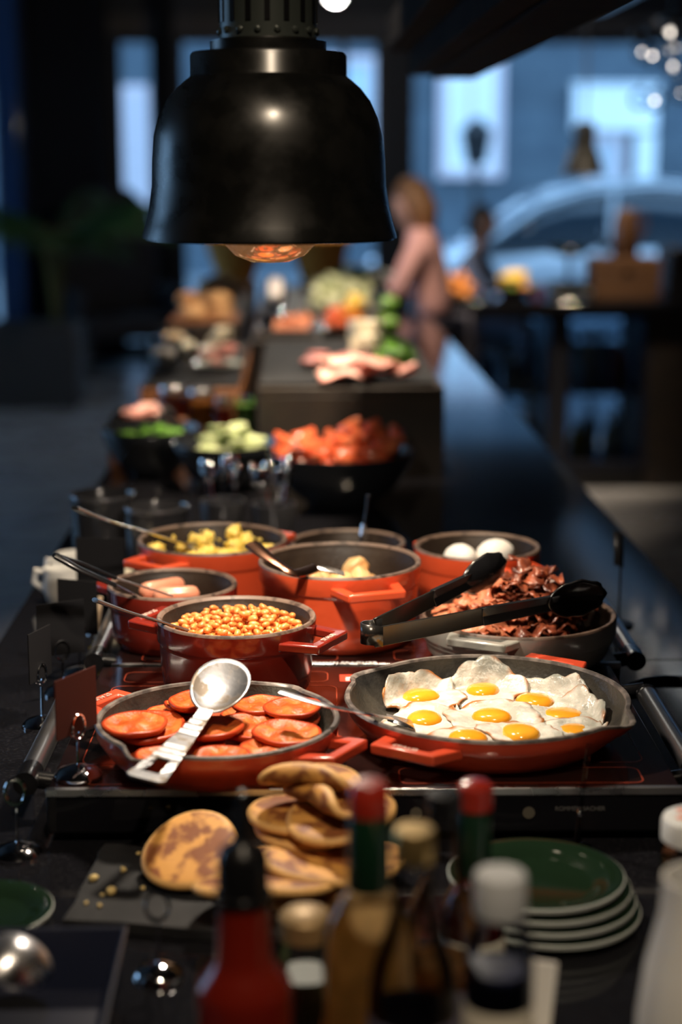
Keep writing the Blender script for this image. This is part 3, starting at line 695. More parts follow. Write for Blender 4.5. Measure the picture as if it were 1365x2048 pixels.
def fried_egg(px, py, rad, seed, label, lift=.0, yr=.0195, frill=0.0, stretch=(1, 1), ydome=.011):
    y0 = P(px, py, HT + .014 + lift); cx, cy = y0.x - pc.x, y0.y - pc.y
    e = thing('fried_egg', label, 'fried egg', (pc.x, pc.y, HT), 0, 'fried eggs in the pan')
    nr, na = 14, 64; vs = []; fs = []; br = []; cl = []
    for i in range(nr + 1):
        t = i / nr
        for k in range(na):
            a = 2 * math.pi * k / na
            rr = rad * t * (1 + .22 * noise.noise(Vector((math.cos(a)*1.1, math.sin(a)*1.1, seed*3.1))) + .10 * t * noise.noise(Vector((math.cos(a)*4, math.sin(a)*4, seed*5.7))))
            dx_, dy_ = math.cos(a) * stretch[0], math.sin(a) * stretch[1]; dl = math.hypot(dx_, dy_)
            for yc in YC:                 # the white stops short of the other yolks
                v_ = yc - Vector((cx, cy))
                if v_.length < .012: continue
                b_ = (v_.x * dx_ + v_.y * dy_) / dl; q_ = .0235 ** 2 - (v_.length_squared - b_ * b_)
                if b_ > 0 and q_ > 0: rr = min(rr, max(.020, (b_ - math.sqrt(q_)) / dl) * t ** .5 if t > .3 else rr)
            x, y = cx + rr * dx_, cy + rr * dy_
            far = max(0, math.hypot(x, y) - Rf)
            nz = noise.noise(Vector((x * 55, y * 55, seed))) ; n2 = noise.noise(Vector((x*160, y*160, seed+4)))
            z = lift + .0045 * (1 - t**3) + .0016 * nz * t + .0009 * n2 + frill * t**3 * (.6 + nz) 
            if i == nr: z -= .002
            pp_ = pan_pt(x, y, z - lift); e_ = eh(pp_.x, pp_.y)
            if e_: pp_.z = max(pp_.z, e_ + .0016 + .002 * (1 - t))
            vs.append(pp_)
            br.append(t**4 * (1.0 + 1.3 * nz)); cl.append(min(1.4, far / .022) * (.65 + 1.3 * noise.noise(Vector((x*45, y*45, 9 + seed)))))
    for i in range(nr):
        for k in range(na):
            k2 = (k+1) % na; fs.append((i*na+k, i*na+k2, (i+1)*na+k2, (i+1)*na+k))
    mb = MB().add(vs, fs); mb.a = {'brown': br, 'clear': cl}
    mb.build('egg_white', M_EGGW, e, solid=.0018, sharp=0)
    c = pan_pt(cx, cy, 0); c.z = max(v_.z for v_ in vs[:na]) - .006
    for f_ in fs:
        q4 = [vs[k_] for k_ in f_]
        for u_ in (0, .25, .5, .75, 1):
            for w_ in (0, .25, .5, .75, 1):
                p_ = q4[0].lerp(q4[1], u_).lerp(q4[3].lerp(q4[2], u_), w_); k_ = (round(p_.x / .002), round(p_.y / .002)); EH[k_] = max(EH.get(k_, 0), p_.z + .001)
    yk = MB().lathe([(yr, 0), (yr*1.0, ydome*.3), (yr*.9, ydome*.65), (yr*.68, ydome*.88), (yr*.35, ydome*.98), (0, ydome)], 36,
                    lambda a, r, z: (r * (1 + .06 * math.sin(a*2+seed) + .03*math.sin(3*a+seed*2)), z))
    yk.xform(T(c.x, c.y, c.z + .003)).build('yolk', M_YOLK, e, sharp=0)
    return e
fried_egg(1072, 1381, .057, 3, 'fried egg whose wide white climbs the back of the pan', .014, .021, stretch=(1.25, 1.1))
fried_egg(967, 1364, .050, 6, 'fried egg with mottled white against the back of the pan', .012, .0195, .003, stretch=(1.0, 1.0))
fried_egg(842, 1380, .047, 1, 'fried egg with crisp brown frilled edge by the pan spout', .009, .0205, .006, stretch=(1.1, .95))
fried_egg(1128, 1413, .044, 8, 'fried egg with a runny smeared yolk near the pan wall', .008, .021, stretch=(1.25, .9), ydome=.006)
fried_egg(1148, 1452, .036, 12, 'browned fried egg half hidden under the runny one', .003, .017, stretch=(1.1, .8), ydome=.005)
fried_egg(850, 1431, .047, 5, 'fried egg beside the spatula blade at the near side', .005, .0205)
fried_egg(985, 1423, .051, 2, 'fried egg in the middle of the pan with smooth yolk', .0075, .0205, stretch=(1.05, .95))
fried_egg(938, 1468, .040, 9, 'fried egg against the near wall of the pan, yolk half hidden by the rim', .006, .02, stretch=(1.1, .8))
fried_egg(1042, 1461, .040, 4, 'fried egg with deep orange yolk beside the near pan rim', .004, .021, stretch=(1.1, .8))

# ---- stewed tomatoes
M_TSKIN = mat('tomato_skin', (.44, .042, .010), .34, spec=.4, col2=(.50, .062, .014), scale=20)
M_TCUT = mat('tomato_flesh', (.50, .082, .010), .46, spec=.35, col2=(.58, .18, .036), scale=55, lo=.45, hi=.66, bump=.9, bscale=130)
nt = M_TCUT.node_tree; b_ = nt.nodes['Principled BSDF']; tc = nt.nodes.new('ShaderNodeTexCoord')
vo = nt.nodes.new('ShaderNodeTexVoronoi'); vo.inputs['Scale'].default_value = 190; nt.links.new(tc.outputs['Object'], vo.inputs['Vector'])
rp = nt.nodes.new('ShaderNodeValToRGB'); rp.color_ramp.elements[0].position = .12; rp.color_ramp.elements[0].color = (1, 1, 1, 1); rp.color_ramp.elements[1].position = .26; rp.color_ramp.elements[1].color = (0, 0, 0, 1)
mx = nt.nodes.new('ShaderNodeMix'); mx.data_type = 'RGBA'; old = b_.inputs['Base Color'].links[0].from_socket
at = nt.nodes.new('ShaderNodeAttribute'); at.attribute_name = 'seed'; mu = nt.nodes.new('ShaderNodeMath'); mu.operation = 'MULTIPLY'
nt.links.new(vo.outputs['Distance'], rp.inputs['Fac']); nt.links.new(rp.outputs['Color'], mu.inputs[0]); nt.links.new(at.outputs['Fac'], mu.inputs[1])
nt.links.new(mu.outputs[0], mx.inputs[0]); nt.links.new(old, mx.inputs[6]); mx.inputs[7].default_value = (.72, .38, .11, 1); nt.links.new(mx.outputs[2], b_.inputs['Base Color'])
TLAB = {2: 'curled tomato half standing on edge behind the serving spoon', 5: 'tomato half under the end of the spatula handle', 7: 'broad stewed tomato half beside the small red lit card', 9: 'tomato half with open seed chambers touching the spoon bowl', 16: 'flat tomato half lying beside the pan handle that meets the egg pan', 4: 'pale tomato half below the pan spout', 17: 'tomato half under the spoon handle at the near rim'}
def tomato_half(px, py, rad, z, tilt, az, seed, group='tomato halves in the pan', lab=None):
    c = P(px, py, HT + z); dv = Vector((c.x - panT.location.x, c.y - panT.location.y)); lim = RT_ * .93 - rad * .96; z = max(z, .010 + rad * (.36 + .8 * abs(math.sin(tilt))) * .9); c = P(px, py, HT + z); dv = Vector((c.x - panT.location.x, c.y - panT.location.y))
    if dv.length > lim: dv *= lim / dv.length; c = Vector((panT.location.x + dv.x, panT.location.y + dv.y, c.z))
    t = thing('tomato_half', lab or 'juicy stewed tomato half lying in the red pan', 'tomato', c, az, group)
    t.rotation_euler = (tilt, 0, az)
    wob = lambda a, r, zz: (r * (1 + .07 * math.sin(2*a + seed) + .025 * math.sin(5*a + seed*2)), zz + .05 * r * noise.noise(Vector((math.cos(a)*1.4, math.sin(a)*1.4, seed*2.3))))
    MB().lathe([(0, -rad*.20), (rad*.45, -rad*.195), (rad*.8, -rad*.14), (rad*.98, -rad*.02), (rad, rad*.07), (rad*.96, rad*.12), (rad*.90, rad*.11)], 40, wob).build('skin', M_TSKIN, t, sharp=0)
    prof = [(rad*.90, rad*.11), (rad*.84, rad*.085), (rad*.76, rad*.07), (rad*.66, rad*.055), (rad*.55, rad*.05), (rad*.44, rad*.05), (rad*.33, rad*.07), (rad*.22, rad*.085), (rad*.1, rad*.09), (0, rad*.09)]
    sd = []
    def cut(a, r, zz):
        r2, z2 = wob(a, r, zz); k = r / rad; ch = .5 + .5 * math.cos(a * 5 + seed + 2 * noise.noise(Vector((r*30, seed, 0))))
        w = math.exp(-((k - .56) / .2) ** 2) * ch
        sd.append(w); return r2, z2 - w * rad * .09
    mb = MB().lathe(prof, 40, cut); mb.a = {'seed': sd + [0.0] * (len(mb.v) - len(sd))}
    mb.build('cut_face', M_TCUT, t, sharp=0)
    cs_ = []
    for ox in (-.024, -.012, 0, .012, .024):
        for oy in (-.024, -.012, 0, .012, .024):
            v_ = Vector((c.x + ox - panT.location.x, c.y + oy - panT.location.y))
            if v_.length < lim + .001: cs_.append((c.x + ox, c.y + oy, (tilt * .25, 0, az), 1.0, -.25 * math.hypot(ox, oy)))
    got = pileT.drop([q_.data for q_ in t.children], cs_, .0055, .002)
    if got: t.location, t.rotation_euler = got[0], got[1]
pileT = Pile(revolved([(0, .014), (RT_*.80, .014), (RT_*.86, .018), (RT_*.93, HP*.5), (RT_-.0065, HP-.003), (RT_+.012, HP)], HT), panT.location.x, panT.location.y, RT_ + .03, .002)
TM = [(262,1400,.031,.034,14,40),(330,1396,.031,.034,12,200),(380,1388,.030,.046,45,160),(452,1392,.028,.034,8,80),(535,1392,.032,.042,20,10),(606,1398,.032,.046,24,340),
      (232,1440,.033,.020,8,100),(305,1432,.038,.036,16,20),(395,1432,.032,.026,10,260),(480,1428,.036,.037,14,40),(560,1428,.031,.022,6,120),(630,1430,.030,.026,20,290),
      (260,1478,.033,.022,12,60),(345,1478,.034,.030,20,330),(425,1478,.034,.026,10,190),(500,1480,.034,.030,8,30),(575,1465,.034,.036,12,0),(380,1500,.028,.030,14,90),(465,1502,.03,.028,10,300)]
for i, (px, py, r_, z_, tl, az) in enumerate(TM): tomato_half(px, py, r_ * 1.0, z_, R(tl), R(az), i * 1.7 + .4, lab=TLAB.get(i))
tag(MB().lathe([(0, .010), (RT_*.8, .010), (RT_*.82, .012), (RT_*.8, .016), (0, .017)], 48).build('tomato_juice', mat('tomato_juice', (.42, .07, .02), .12), None, loc=panT.location),
    'thin red tomato juice covering the pan bottom', 'sauce', None, 'stuff')

# ---- big serving spoon
def spoon_shape(name, label, bowl, end, bl, bw, depth, hw0, hw1, m, roll=0.0, slot=True, th=.0016, arc=0.0, group=None, cat='spoon', crank=0.0):
    """spoon from bowl centre to handle end; bowl half length bl, half width bw"""
    b = Vector(bowl); e = Vector(end); ax = (e - b); L = ax.length; ax.normalize()
    side = ax.cross(Vector((0, 0, 1))).normalized(); side.rotate(Matrix.Rotation(roll, 3, ax)); up = side.cross(ax).normalized()
    M = Matrix((( ax.x, side.x, up.x, b.x), (ax.y, side.y, up.y, b.y), (ax.z, side.z, up.z, b.z), (0, 0, 0, 1)))
    o = thing(name, label, cat, b, 0, group); o.matrix_world = M
    vs = []; fs = []; nr, na = 9, 40
    for i in range(nr + 1):
        t = i / nr
        for k in range(na):
            a = 2 * math.pi * k / na; tap = 1 - .12 * math.cos(a)
            vs.append((bl * t * math.cos(a), bw * t * math.sin(a) * tap, -depth * (1 - t * t) - (bl * t * math.cos(a) - bl) * crank))
    for i in range(nr):
        for k in range(na): fs.append((i*na+k, i*na+(k+1) % na, (i+1)*na+(k+1) % na, (i+1)*na+k))
    bo = MB().add(vs, fs).build('bowl', m, o, solid=th, sharp=0)
    n = 14; A = []; 
    for i in range(n + 1):
        t = i / n; x = bl * .96 + (L - bl * .96) * t; w = hw0 + (hw1 - hw0) * (t ** 1.3); z = arc * math.sin(math.pi * min(1, t * 1.0)) + (.002 if i == 0 else .0)
        A.append((x, w, z))
    A.append((L + .004, hw1 * .7, A[-1][2])); n += 1
    mb = MB(); s0, s1 = n - 5, n - 2
    for i in range(n):
        (x0, w0, z0), (x1, w1, z1) = A[i], A[i+1]
        strips = [(-1, 1)]
        if slot and s0 <= i < s1: strips = [(-1, -.42), (.42, 1)]
        for u, v in strips:
            mb.add([(x0, w0*u, z0), (x0, w0*v, z0), (x1, w1*v, z1), (x1, w1*u, z1)], [(0, 1, 2, 3)])
    h = mb
    me = h.build('handle', m, o, solid=th * 1.6, smooth=False)
    bm = bmesh.new(); bm.from_mesh(me.data); bmesh.ops.remove_doubles(bm, verts=bm.verts, dist=1e-5); bm.to_mesh(me.data); bm.free()
    return o
spoon_shape('serving_spoon', 'large worn steel serving spoon lying across the tomato pan', P(436, 1398, HT + .059), P(292, 1556, HT + .045), .036, .030, .010, .0075, .019, M_WORN, roll=R(-8), arc=-.003, crank=.42)

# ---- beans
M_BEAN = mat('baked_bean', (.66, .23, .055), .38, coat=.0, rnd=.12, sss=.15)
bm_ = MB()
for k in range(1): bm_.blob(.0075, .0046, .0043, 0, sub=2)
bm_.v = [Vector((v.x, v.y + .0016 * (v.x / .0075) ** 2, v.z)) for v in bm_.v]
me_bean = bm_.mesh('baked_bean', sharp=0)
random.seed(5)
bp = potBeans.location; lvl = HT + .065
tag(MB().lathe([(0, .008), (RB*.86, .012), (RB*.89, .062), (RB*.87, .066), (RB*.5, .073), (0, .075)], 48).build('bean_sauce', mat('bean_sauce', (.52, .17, .035), .25, bump=.3, bscale=60), None, loc=bp),
    'glossy orange sauce around the baked beans', 'sauce', None, 'stuff')
pileB = Pile(revolved([(0, .074), (RB*.5, .072), (RB*.86, .0645), (RB-.0125, .066), (RB-.010, .09)], HT), bp.x, bp.y, RB + .012, .0016)
n = 0
while n < 290:
    a = random.uniform(0, 2*math.pi); r = RB * .84 * math.sqrt(random.random())
    x, y = r * math.cos(a), r * math.sin(a)
    hh = .013 * math.exp(-((x - .012) ** 2 + (y - .022) ** 2) / .0016) * random.random() + random.random() * .004
    z = .064 + .008 * (1 - (r / RB) ** 2) + hh
    cs_ = []
    for k in range(5):
        a = random.uniform(0, 2*math.pi); r = RB * .84 * math.sqrt(random.random()); x, y = r*math.cos(a), r*math.sin(a)
        cs_.append((bp.x + x, bp.y + y, (random.uniform(-.4, .4), random.uniform(-.4, .4), random.uniform(0, 6.3)), random.uniform(.70, .92), .012 * math.exp(-((x - .012) ** 2 + (y - .022) ** 2) / .0012)))
    got = pileB.drop(me_bean, cs_, .0016, .0018)
    place(me_bean, M_BEAN, 'baked_bean', 'orange baked bean in the dark red pot', 'bean', 'baked beans in the pot', *got); n += 1
# ---- sausages
M_SAUS = mat('sausage_pink', (.70, .31, .20), .3, coat=.2, col2=(.64, .25, .15), scale=30, sss=.12)
sp_ = potSaus.location
pileS = Pile(revolved([(0, .0075), (RS*.8, .0075), (RS*.9-.006, .013), (RS*.94-.0075, .03), (RS-.011, .065), (RS-.007, .078)], HT), sp_.x, sp_.y, RS + .03, .0016)
def sausage(x, y, z, L, az, bend):
    pts = []; n = 14; rs = []
    for i in range(n + 1):
        t = i / n * 2 - 1; pts.append((t * L / 2, bend * (t*t - .4), 0)); rs.append(.0115 * math.sqrt(max(.02, 1 - abs(t) ** 6)))
    o = MB().tube(pts, rs, 14).build('sausage', M_SAUS, sharp=0)
    got = pileS.drop(o.data, [(sp_.x + x, sp_.y + y, (0, 0, az), 1.0, 0)], .0006)
    o.location, o.rotation_euler = got[0], got[1]
    tag(o, 'plump pink sausage in the dark red pot', 'sausage', 'sausages in the pot')
for y_, L_ in ((-.037, .085), (-.0125, .115), (.0125, .115), (.037, .085)): sausage(0, y_, 0, L_, .0, .0)
for y_, L_ in ((-.028, .095), (.0, .112), (.028, .095)): sausage(0, y_, 0, L_, .06, .0)
for (p0, p1, z_) in (((280, 1182), (368, 1166), .062), ((306, 1191), (400, 1186), .062), ((398, 1170), (448, 1174), .062)):
    a_, b2_ = P(*p0, HT + z_), P(*p1, HT + z_); d_ = b2_ - a_; m_ = (a_ + b2_) / 2
    sausage(m_.x - sp_.x, m_.y - sp_.y, z_, d_.length, math.atan2(d_.y, d_.x), .003)
# ---- scrambled egg
M_SCR = mat('scrambled_egg', (.80, .56, .09), .4, col2=(.84, .66, .20), scale=40, bump=.6, bscale=90, sss=.15, rnd=.06)
me_scr = [MB().blob(.013, .011, .009, .28, 2.2, k, 3).mesh('scrambled_egg_lump', sharp=0) for k in range(5)]
cp = potScr.location; random.seed(8)
pileC = Pile(revolved([(0, .037), (RC*.8, .034), (RC*.84, .034), (RC*.94-.0075, .04), (RC-.0115, .075), (RC-.007, .09)], HT), cp.x, cp.y, RC + .02, .002)
for k in range(46):
    cs_ = []
    for q_ in range(5):
        a = random.uniform(0, 6.28); r = RC * .76 * math.sqrt(random.random()); x, y = r*math.cos(a), r*math.sin(a)
        cs_.append((cp.x + x, cp.y + y, (random.uniform(-.5, .5), random.uniform(-.5, .5), random.uniform(0, 6)), random.uniform(.85, 1.2), .024 * math.exp(-((x - .028)**2 + (y - .045)**2) / .0012)))
    place(me_scr[k % 5], M_SCR, 'scrambled_egg_lump', 'soft yellow lump of scrambled egg in the orange pot', 'scrambled egg', 'lumps of scrambled egg', *pileC.drop(me_scr[k % 5], cs_, .0025, .0025))
tag(MB().lathe([(0, .008), (RC*.82, .012), (RC*.845, .032), (RC*.8, .034), (0, .037)], 40).build('egg_bed', M_SCR, loc=cp), 'bed of scrambled egg filling the bottom of the orange pot', 'scrambled egg', None, 'stuff')
for k in range(9):
    a = R(40 + k * 11 + random.uniform(-5, 5)); rr = RC * .95 - .012; z = random.uniform(.066, .082)
    place(me_scr[k % 5], M_SCR, 'egg_crumb', 'tiny yellow egg crumb stuck to the inside of the orange pot', 'egg crumb', 'egg crumbs on the pot wall', (cp.x + rr*math.cos(a), cp.y + rr*math.sin(a), HT + z), (k, k, 0), [random.uniform(.15, .3)] * 3)
# ---- potatoes
M_POT = mat('roast_potato', (.62, .30, .10), .4, col2=(.72, .47, .22), scale=26, lo=.35, hi=.6, bump=.5, bscale=80, rnd=.1)
me_pot = [MB().blob(.0185, .016, .0145, .14, 1.6, k + 20, 3).mesh('roast_potato', sharp=0) for k in range(4)]
gp = potBig.location
PT = [(735,1137,.088),(704,1142,.087),(757,1142,.083),(653,1150,.083),(680,1150,.079),(620,1152,.077),(780,1152,.075),(700,1160,.074),(640,1162,.070),(745,1160,.072)]
pileG = Pile(revolved([(0, .0075), (RG*.8, .0075), (RG*.9-.006, .013), (RG*.94-.0075, .03), (RG-.011, .09), (RG-.007, .103)], HT), gp.x, gp.y, RG + .02, .0022)
for k in range(33):
    cs_ = []
    for q_ in range(30):
        a = random.uniform(0, 6.28); r = RG * .74 * math.sqrt(random.random()); cs_.append((gp.x + r*math.cos(a), gp.y + r*math.sin(a), (random.uniform(0, 6), random.uniform(0, 6), 0), random.uniform(.92, 1.12), .012 * math.exp(-((r*math.cos(a) - .02)**2 + (r*math.sin(a))**2) / .003)))
    place(me_pot[k % 4], M_POT, 'roast_potato', 'small golden roast potato in the large orange pot', 'potato', 'roast potatoes in the pot', *pileG.drop(me_pot[k % 4], cs_, .003))
# ---- boiled eggs
M_SHELL = mat('egg_shell', (.86, .83, .78), .45, sss=.1)
prE = [(0, -.024), (.008, -.0228), (.0155, -.0175), (.0205, -.008), (.0215, 0), (.0205, .009), (.0165, .018), (.0105, .025), (.005, .0285), (0, .0295)]
me_egg = MB().lathe(prE, 32).mesh('boiled_egg', sharp=0)
ep = potEggs.location
pileE = Pile(revolved([(0, .0075), (REg*.8, .0075), (REg*.9-.006, .013), (REg*.94-.0075, .03), (REg-.011, .072), (REg-.007, .085)], HT), ep.x, ep.y, REg + .02, .0018)
for k, (x, y) in enumerate([(-.019, .047), (.037, .034), (.040, -.028), (-.014, -.048), (.0, .0), (-.0480, .004)]):
    place(me_egg, M_SHELL, 'boiled_egg', 'white boiled egg in the orange pot', 'egg', 'boiled eggs in the pot', *pileE.drop(me_egg, [(ep.x + x, ep.y + y, (.9 if k == 5 else .05, .0, 1.5 if k == 5 else k), 1.0, 0)], .0006))
for k, (px, py, z, rot) in enumerate([(925, 1088, .090, (1.2, .3, .4)), (982, 1094, .085, (1.3, -.4, 1.9))]):
    c = P(px, py, HT + z); cs_ = [(c.x + dx_, c.y + dy_, rot, 1.0, -.4 * math.hypot(dx_, dy_)) for dx_ in (-.004, 0, .004) for dy_ in (-.006, -.003, 0, .003)]
    place(me_egg, M_SHELL, 'boiled_egg', 'white boiled egg in the orange pot', 'egg', 'boiled eggs in the pot', *pileE.drop(me_egg, cs_, .0006))
# ---- bacon
M_BAC = mat('crisp_bacon', (.12, .026, .013), .3, coat=.2, col2=(.28, .07, .03), scale=60, bump=.6, bscale=120, rnd=.35)
M_BAC2 = mat('pale_bacon', (.66, .25, .13), .32, coat=.2, col2=(.50, .13, .06), scale=50, bump=.5, bscale=90, rnd=.15)
def bacon_mesh(seed, L, Wd, amp):
    random.seed(seed); n = 12; vs = []; fs = []; ph = random.uniform(0, 6); q = random.uniform(5, 9); tw = random.uniform(-.8, .8)
    for i in range(n + 1):
        t = i / n; x = (t - .5) * L; z = amp * math.sin(q * t + ph); w = Wd * (1 + .25 * math.sin(7 * t + ph * 2)); a = tw * (t - .5)
        for u in (-1, -.33, .33, 1):
            zz = z + .0022 * math.sin(t * 22 + u * 3 + ph)
            vs.append((x, u * w * math.cos(a), zz + u * w * math.sin(a)))
    for i in range(n):
        for k in range(3): fs.append((i*4+k, i*4+k+1, (i+1)*4+k+1, (i+1)*4+k))
    me = MB().add(vs, fs)
    # give the strip its thickness in the mesh itself
    m2 = me.mesh('bacon_strip', sharp=0); b = bmesh.new(); b.from_mesh(m2); bmesh.ops.solidify(b, geom=b.faces[:], thickness=.0018); b.to_mesh(m2); b.free(); return m2
me_bac = [bacon_mesh(k, .034 + .006 * (k % 3), .0105 + .002 * (k % 2), .0032 + .0012 * (k % 3)) for k in range(7)]
me_bac2 = [bacon_mesh(k + 30, .044, .013, .0035) for k in range(4)]
random.seed(21); kp = panBac.location
tag(MB().lathe([(0, .008), (RBc*.80, .009), (RBc*.82, .013), (RBc*.6, .022), (RBc*.3, .030), (0, .032)], 40, lambda a, r, z: (r, z + .0015 * math.sin(5*a + r*90))).build('bacon_bits', M_BAC, loc=kp), 'dark crumbled bacon bits under the heaped strips', 'bacon', None, 'stuff')
pileK = Pile(revolved([(0, .034), (RBc*.3, .032), (RBc*.6, .0235), (RBc*.84, .014), (RBc*.94-.0075, .03), (RBc-.011, .043), (RBc-.007, .056)], HT), kp.x, kp.y, RBc + .03, .0024)
for n in range(230):
    cs_ = []; pale = n % 3 == 0
    for q_ in range(16):
        a = random.uniform(0, 6.283); r = RBc * .80 * math.sqrt(random.random()); x, y = r*math.cos(a), r*math.sin(a)
        if pale: x, y = -abs(x) * .8 - .022, y * .7 - .01
        elif x < -.03 and random.random() < .7: x = -x
        g = max(0, 1 - ((x - .02)**2 + (y - .012)**2) / (RBc*.86)**2)
        cs_.append((kp.x + x, kp.y + y, (random.uniform(-.3, .3), random.uniform(-.3, .3), random.uniform(0, 6.3)), random.uniform(.6, .9), (.075 if not pale else .05) * g))
    me_ = me_bac2[n % 4] if pale else me_bac[n % 7]
    got = pileK.drop(me_, cs_, .0050)
    if not got: continue
    place(me_, M_BAC2 if pale else M_BAC, 'bacon_strip',
          'pale pink folded bacon piece at the tongs side of the grey pot' if pale else 'dark crisp curled bacon strip heaped in the grey pot', 'bacon', 'pale bacon in the grey pot' if pale else 'crisp bacon in the grey pot', *got)

# ---- tongs lying on the bacon
def tongs():
    hinge = P(748, 1268, HT + .083); hA = P(958, 1152, HT + .119); hB = P(1135, 1200, HT + .101)
    t = thing('serving_tongs', 'steel serving tongs with black scalloped heads lying on the bacon', 'tongs', hinge)
    L = lambda p: p - hinge
    up = Vector((0, 0, 1))
    # the bent steel spring end
    def arm(name, a, b, m, w0, w1, th, par):
        a = L(a); b = L(b); n = 10; vs = []; fs = []; d = (b - a).normalized(); sd = d.cross(up).normalized(); u = sd.cross(d)
        for i in range(n + 1):
            k = i / n; p = a.lerp(b, k); w = w0 + (w1 - w0) * k
            for yy, zz in ((-th, -w), (-th*2.2, 0), (-th, w), (th, w), (th*.2, 0), (th, -w)): vs.append(p + sd * yy + u * zz)
        for i in range(n):
            for k in range(6): fs.append((i*6+k, i*6+(k+1) % 6, (i+1)*6+(k+1) % 6, (i+1)*6+k))
        fs += [tuple(range(6)), tuple(n*6+k for k in range(6))]
        return MB().add(vs, fs).build(name, m, par, bevel=.0006)
    M_TS = mat('dark_steel', (.09, .085, .08), .22, .9)
    gA = Vector((.002, .012, .004)); gB = Vector((.0, -.008, -.002))
    mA = (hinge + gA).lerp(hA, .55); mB = (hinge + gB).lerp(hB, .55)
    aA = arm('arm', hinge + gA, mA, M_TS, .011, .010, .0014, t); aB = arm('arm', hinge + gB, mB, M_TS, .0115, .0105, .0014, t)
    pts = []
    for k in range(9):
        a = R(90 + k * 22.5); pts.append(Vector((-.004 + .010 * math.cos(a), .002 + .010 * math.sin(a), .001)))
    pts = [Vector((.010, .0125, .003))] + pts + [Vector((.010, -.008, -.001))]
    vs = []; fs = []
    for p in pts: vs += [p + Vector((0, 0, -.0115)), p + Vector((0, 0, .0115))]
    fs = [(2*i, 2*i+2, 2*i+3, 2*i+1) for i in range(10)]
    MB().add(vs, fs).build('spring_bend', M_TS, t, solid=.0022)
    for mid, end, par, s_ in ((mA, hA, aA, 1), (mB, hB, aB, -1)):
        g = arm('sleeve', mid, mid.lerp(end, .9), M_BLACKP, .0105, .0085, .0035, t)
        d = (end - mid).normalized(); sd = d.cross(up).normalized(); u = sd.cross(d)
        c = L(end) + d * .012
        vs = []; fs = []; nr, na = 8, 32
        for i in range(nr + 1):
            q = i / nr
            for k in range(na):
                a = 2*math.pi*k/na; sc = 1 + .045 * q * math.cos(9 * a) * (1 if math.cos(a) > -.5 else 0)
                vs.append(c + d * (.038 * q * math.cos(a) * sc) + u * (.021 * q * math.sin(a) * sc) + sd * (s_ * (.011 * (1 - q*q) - .003)))
        for i in range(nr):
            for k in range(na): fs.append((i*na+k, i*na+(k+1) % na, (i+1)*na+(k+1) % na, (i+1)*na+k))
        MB().add(vs, fs).build('scoop_head', M_BLACKP, t, solid=.003, sharp=0)
tongs()
# ---- utensils standing in the pots
def rod_utensil(name, label, path, r, m, cat, flat=.45, n=8, endr=None):
    pts = [Vector(p) for p in path]; o = pts[0]
    # smooth the path
    fine = []
    for i in range(len(pts) - 1):
        for k in range(6):
            t = k / 6; p0 = pts[max(i-1, 0)]; p1 = pts[i]; p2 = pts[i+1]; p3 = pts[min(i+2, len(pts)-1)]
            fine.append(.5 * ((2*p1) + (p2-p0)*t + (2*p0-5*p1+4*p2-p3)*t*t + (3*p1-p0-3*p2+p3)*t**3))
    fine.append(pts[-1])
    m_ = len(fine); rs = [r * (1.5 - .6 * min(1, i / (m_ * .5))) for i in range(m_)]
    t = thing(name, label, cat, o)
    MB().tube([p - o for p in fine], rs, n, flat).build('handle', m, t, sharp=60)
    return t, o
def bowl_at(t, o, p, rad, m, name='bowl', dirx=(1, 0, 0)):
    vs = []; fs = []; nr, na = 6, 28; c = Vector(p) - o; d = Vector(dirx).normalized(); s_ = d.cross(Vector((0, 0, 1))).normalized(); u = s_.cross(d)
    for i in range(nr + 1):
        q = i / nr
        for k in range(na):
            a = 2*math.pi*k/na; vs.append(c + d*(rad*1.3*q*math.cos(a)) + s_*(rad*q*math.sin(a)) + u*(-rad*.35*(1-q*q)))
    for i in range(nr):
        for k in range(na): fs.append((i*na+k, i*na+(k+1) % na, (i+1)*na+(k+1) % na, (i+1)*na+k))
    MB().add(vs, fs).build(name, m, t, solid=.0014, sharp=0)
zb = HT + .09
t, o = rod_utensil('serving_spoon', 'steel serving spoon resting in the baked beans', [P(190, 1200, zb + .045), P(250, 1222, zb + .026), P(320, 1243, zb + .0045), P(385, 1264, HT + .074)], .0042, M_WORN, 'spoon')
bowl_at(t, o, P(405, 1268, HT + .068), .02, M_WORN, dirx=(1, .1, -.3))
t, o = rod_utensil('serving_spoon', 'steel serving spoon streaked with egg in the scrambled eggs', [P(150, 1016, HT + .16), P(215, 1042, HT + .132), P(300, 1066, HT + .106), P(372, 1090, HT + .074)], .0046, mat('eggy_steel', (.70, .66, .58), .25, 1.0, col2=(.62, .44, .12), scale=40, lo=.55, hi=.62), 'spoon')
bowl_at(t, o, P(400, 1096, HT + .067), .020, M_WORN, dirx=(1, .1, -.3))
tk = thing('sausage_tongs', 'thin steel tongs with black ends resting in the sausage pot', 'tongs', P(112, 1112, HT + .14))
o = tk.location
for dy, p3 in ((0, (300, 1205)), (14, (345, 1192))):
    a_ = [P(112, 1112, HT + .14), P(160, 1140 - dy * .9, HT + .124), P(230, 1170 - dy, HT + .098), P(*p3, HT + .066)]
    MB().tube([p - o for p in a_[:3]], [.0075, .0068, .005], 10, .5).build('black_grip', M_BLACKP, tk, sharp=60)
    MB().tube([p - o for p in a_[1:]], [.0036, .0034, .003], 8, .5).build('arm', M_STEEL, tk, sharp=60)
fc = P(592, 1147, HT + .1115); fe = Vector((fc.x + (gp.x - fc.x) * .45, fc.y + (gp.y - fc.y) * .45, HT + .1065))
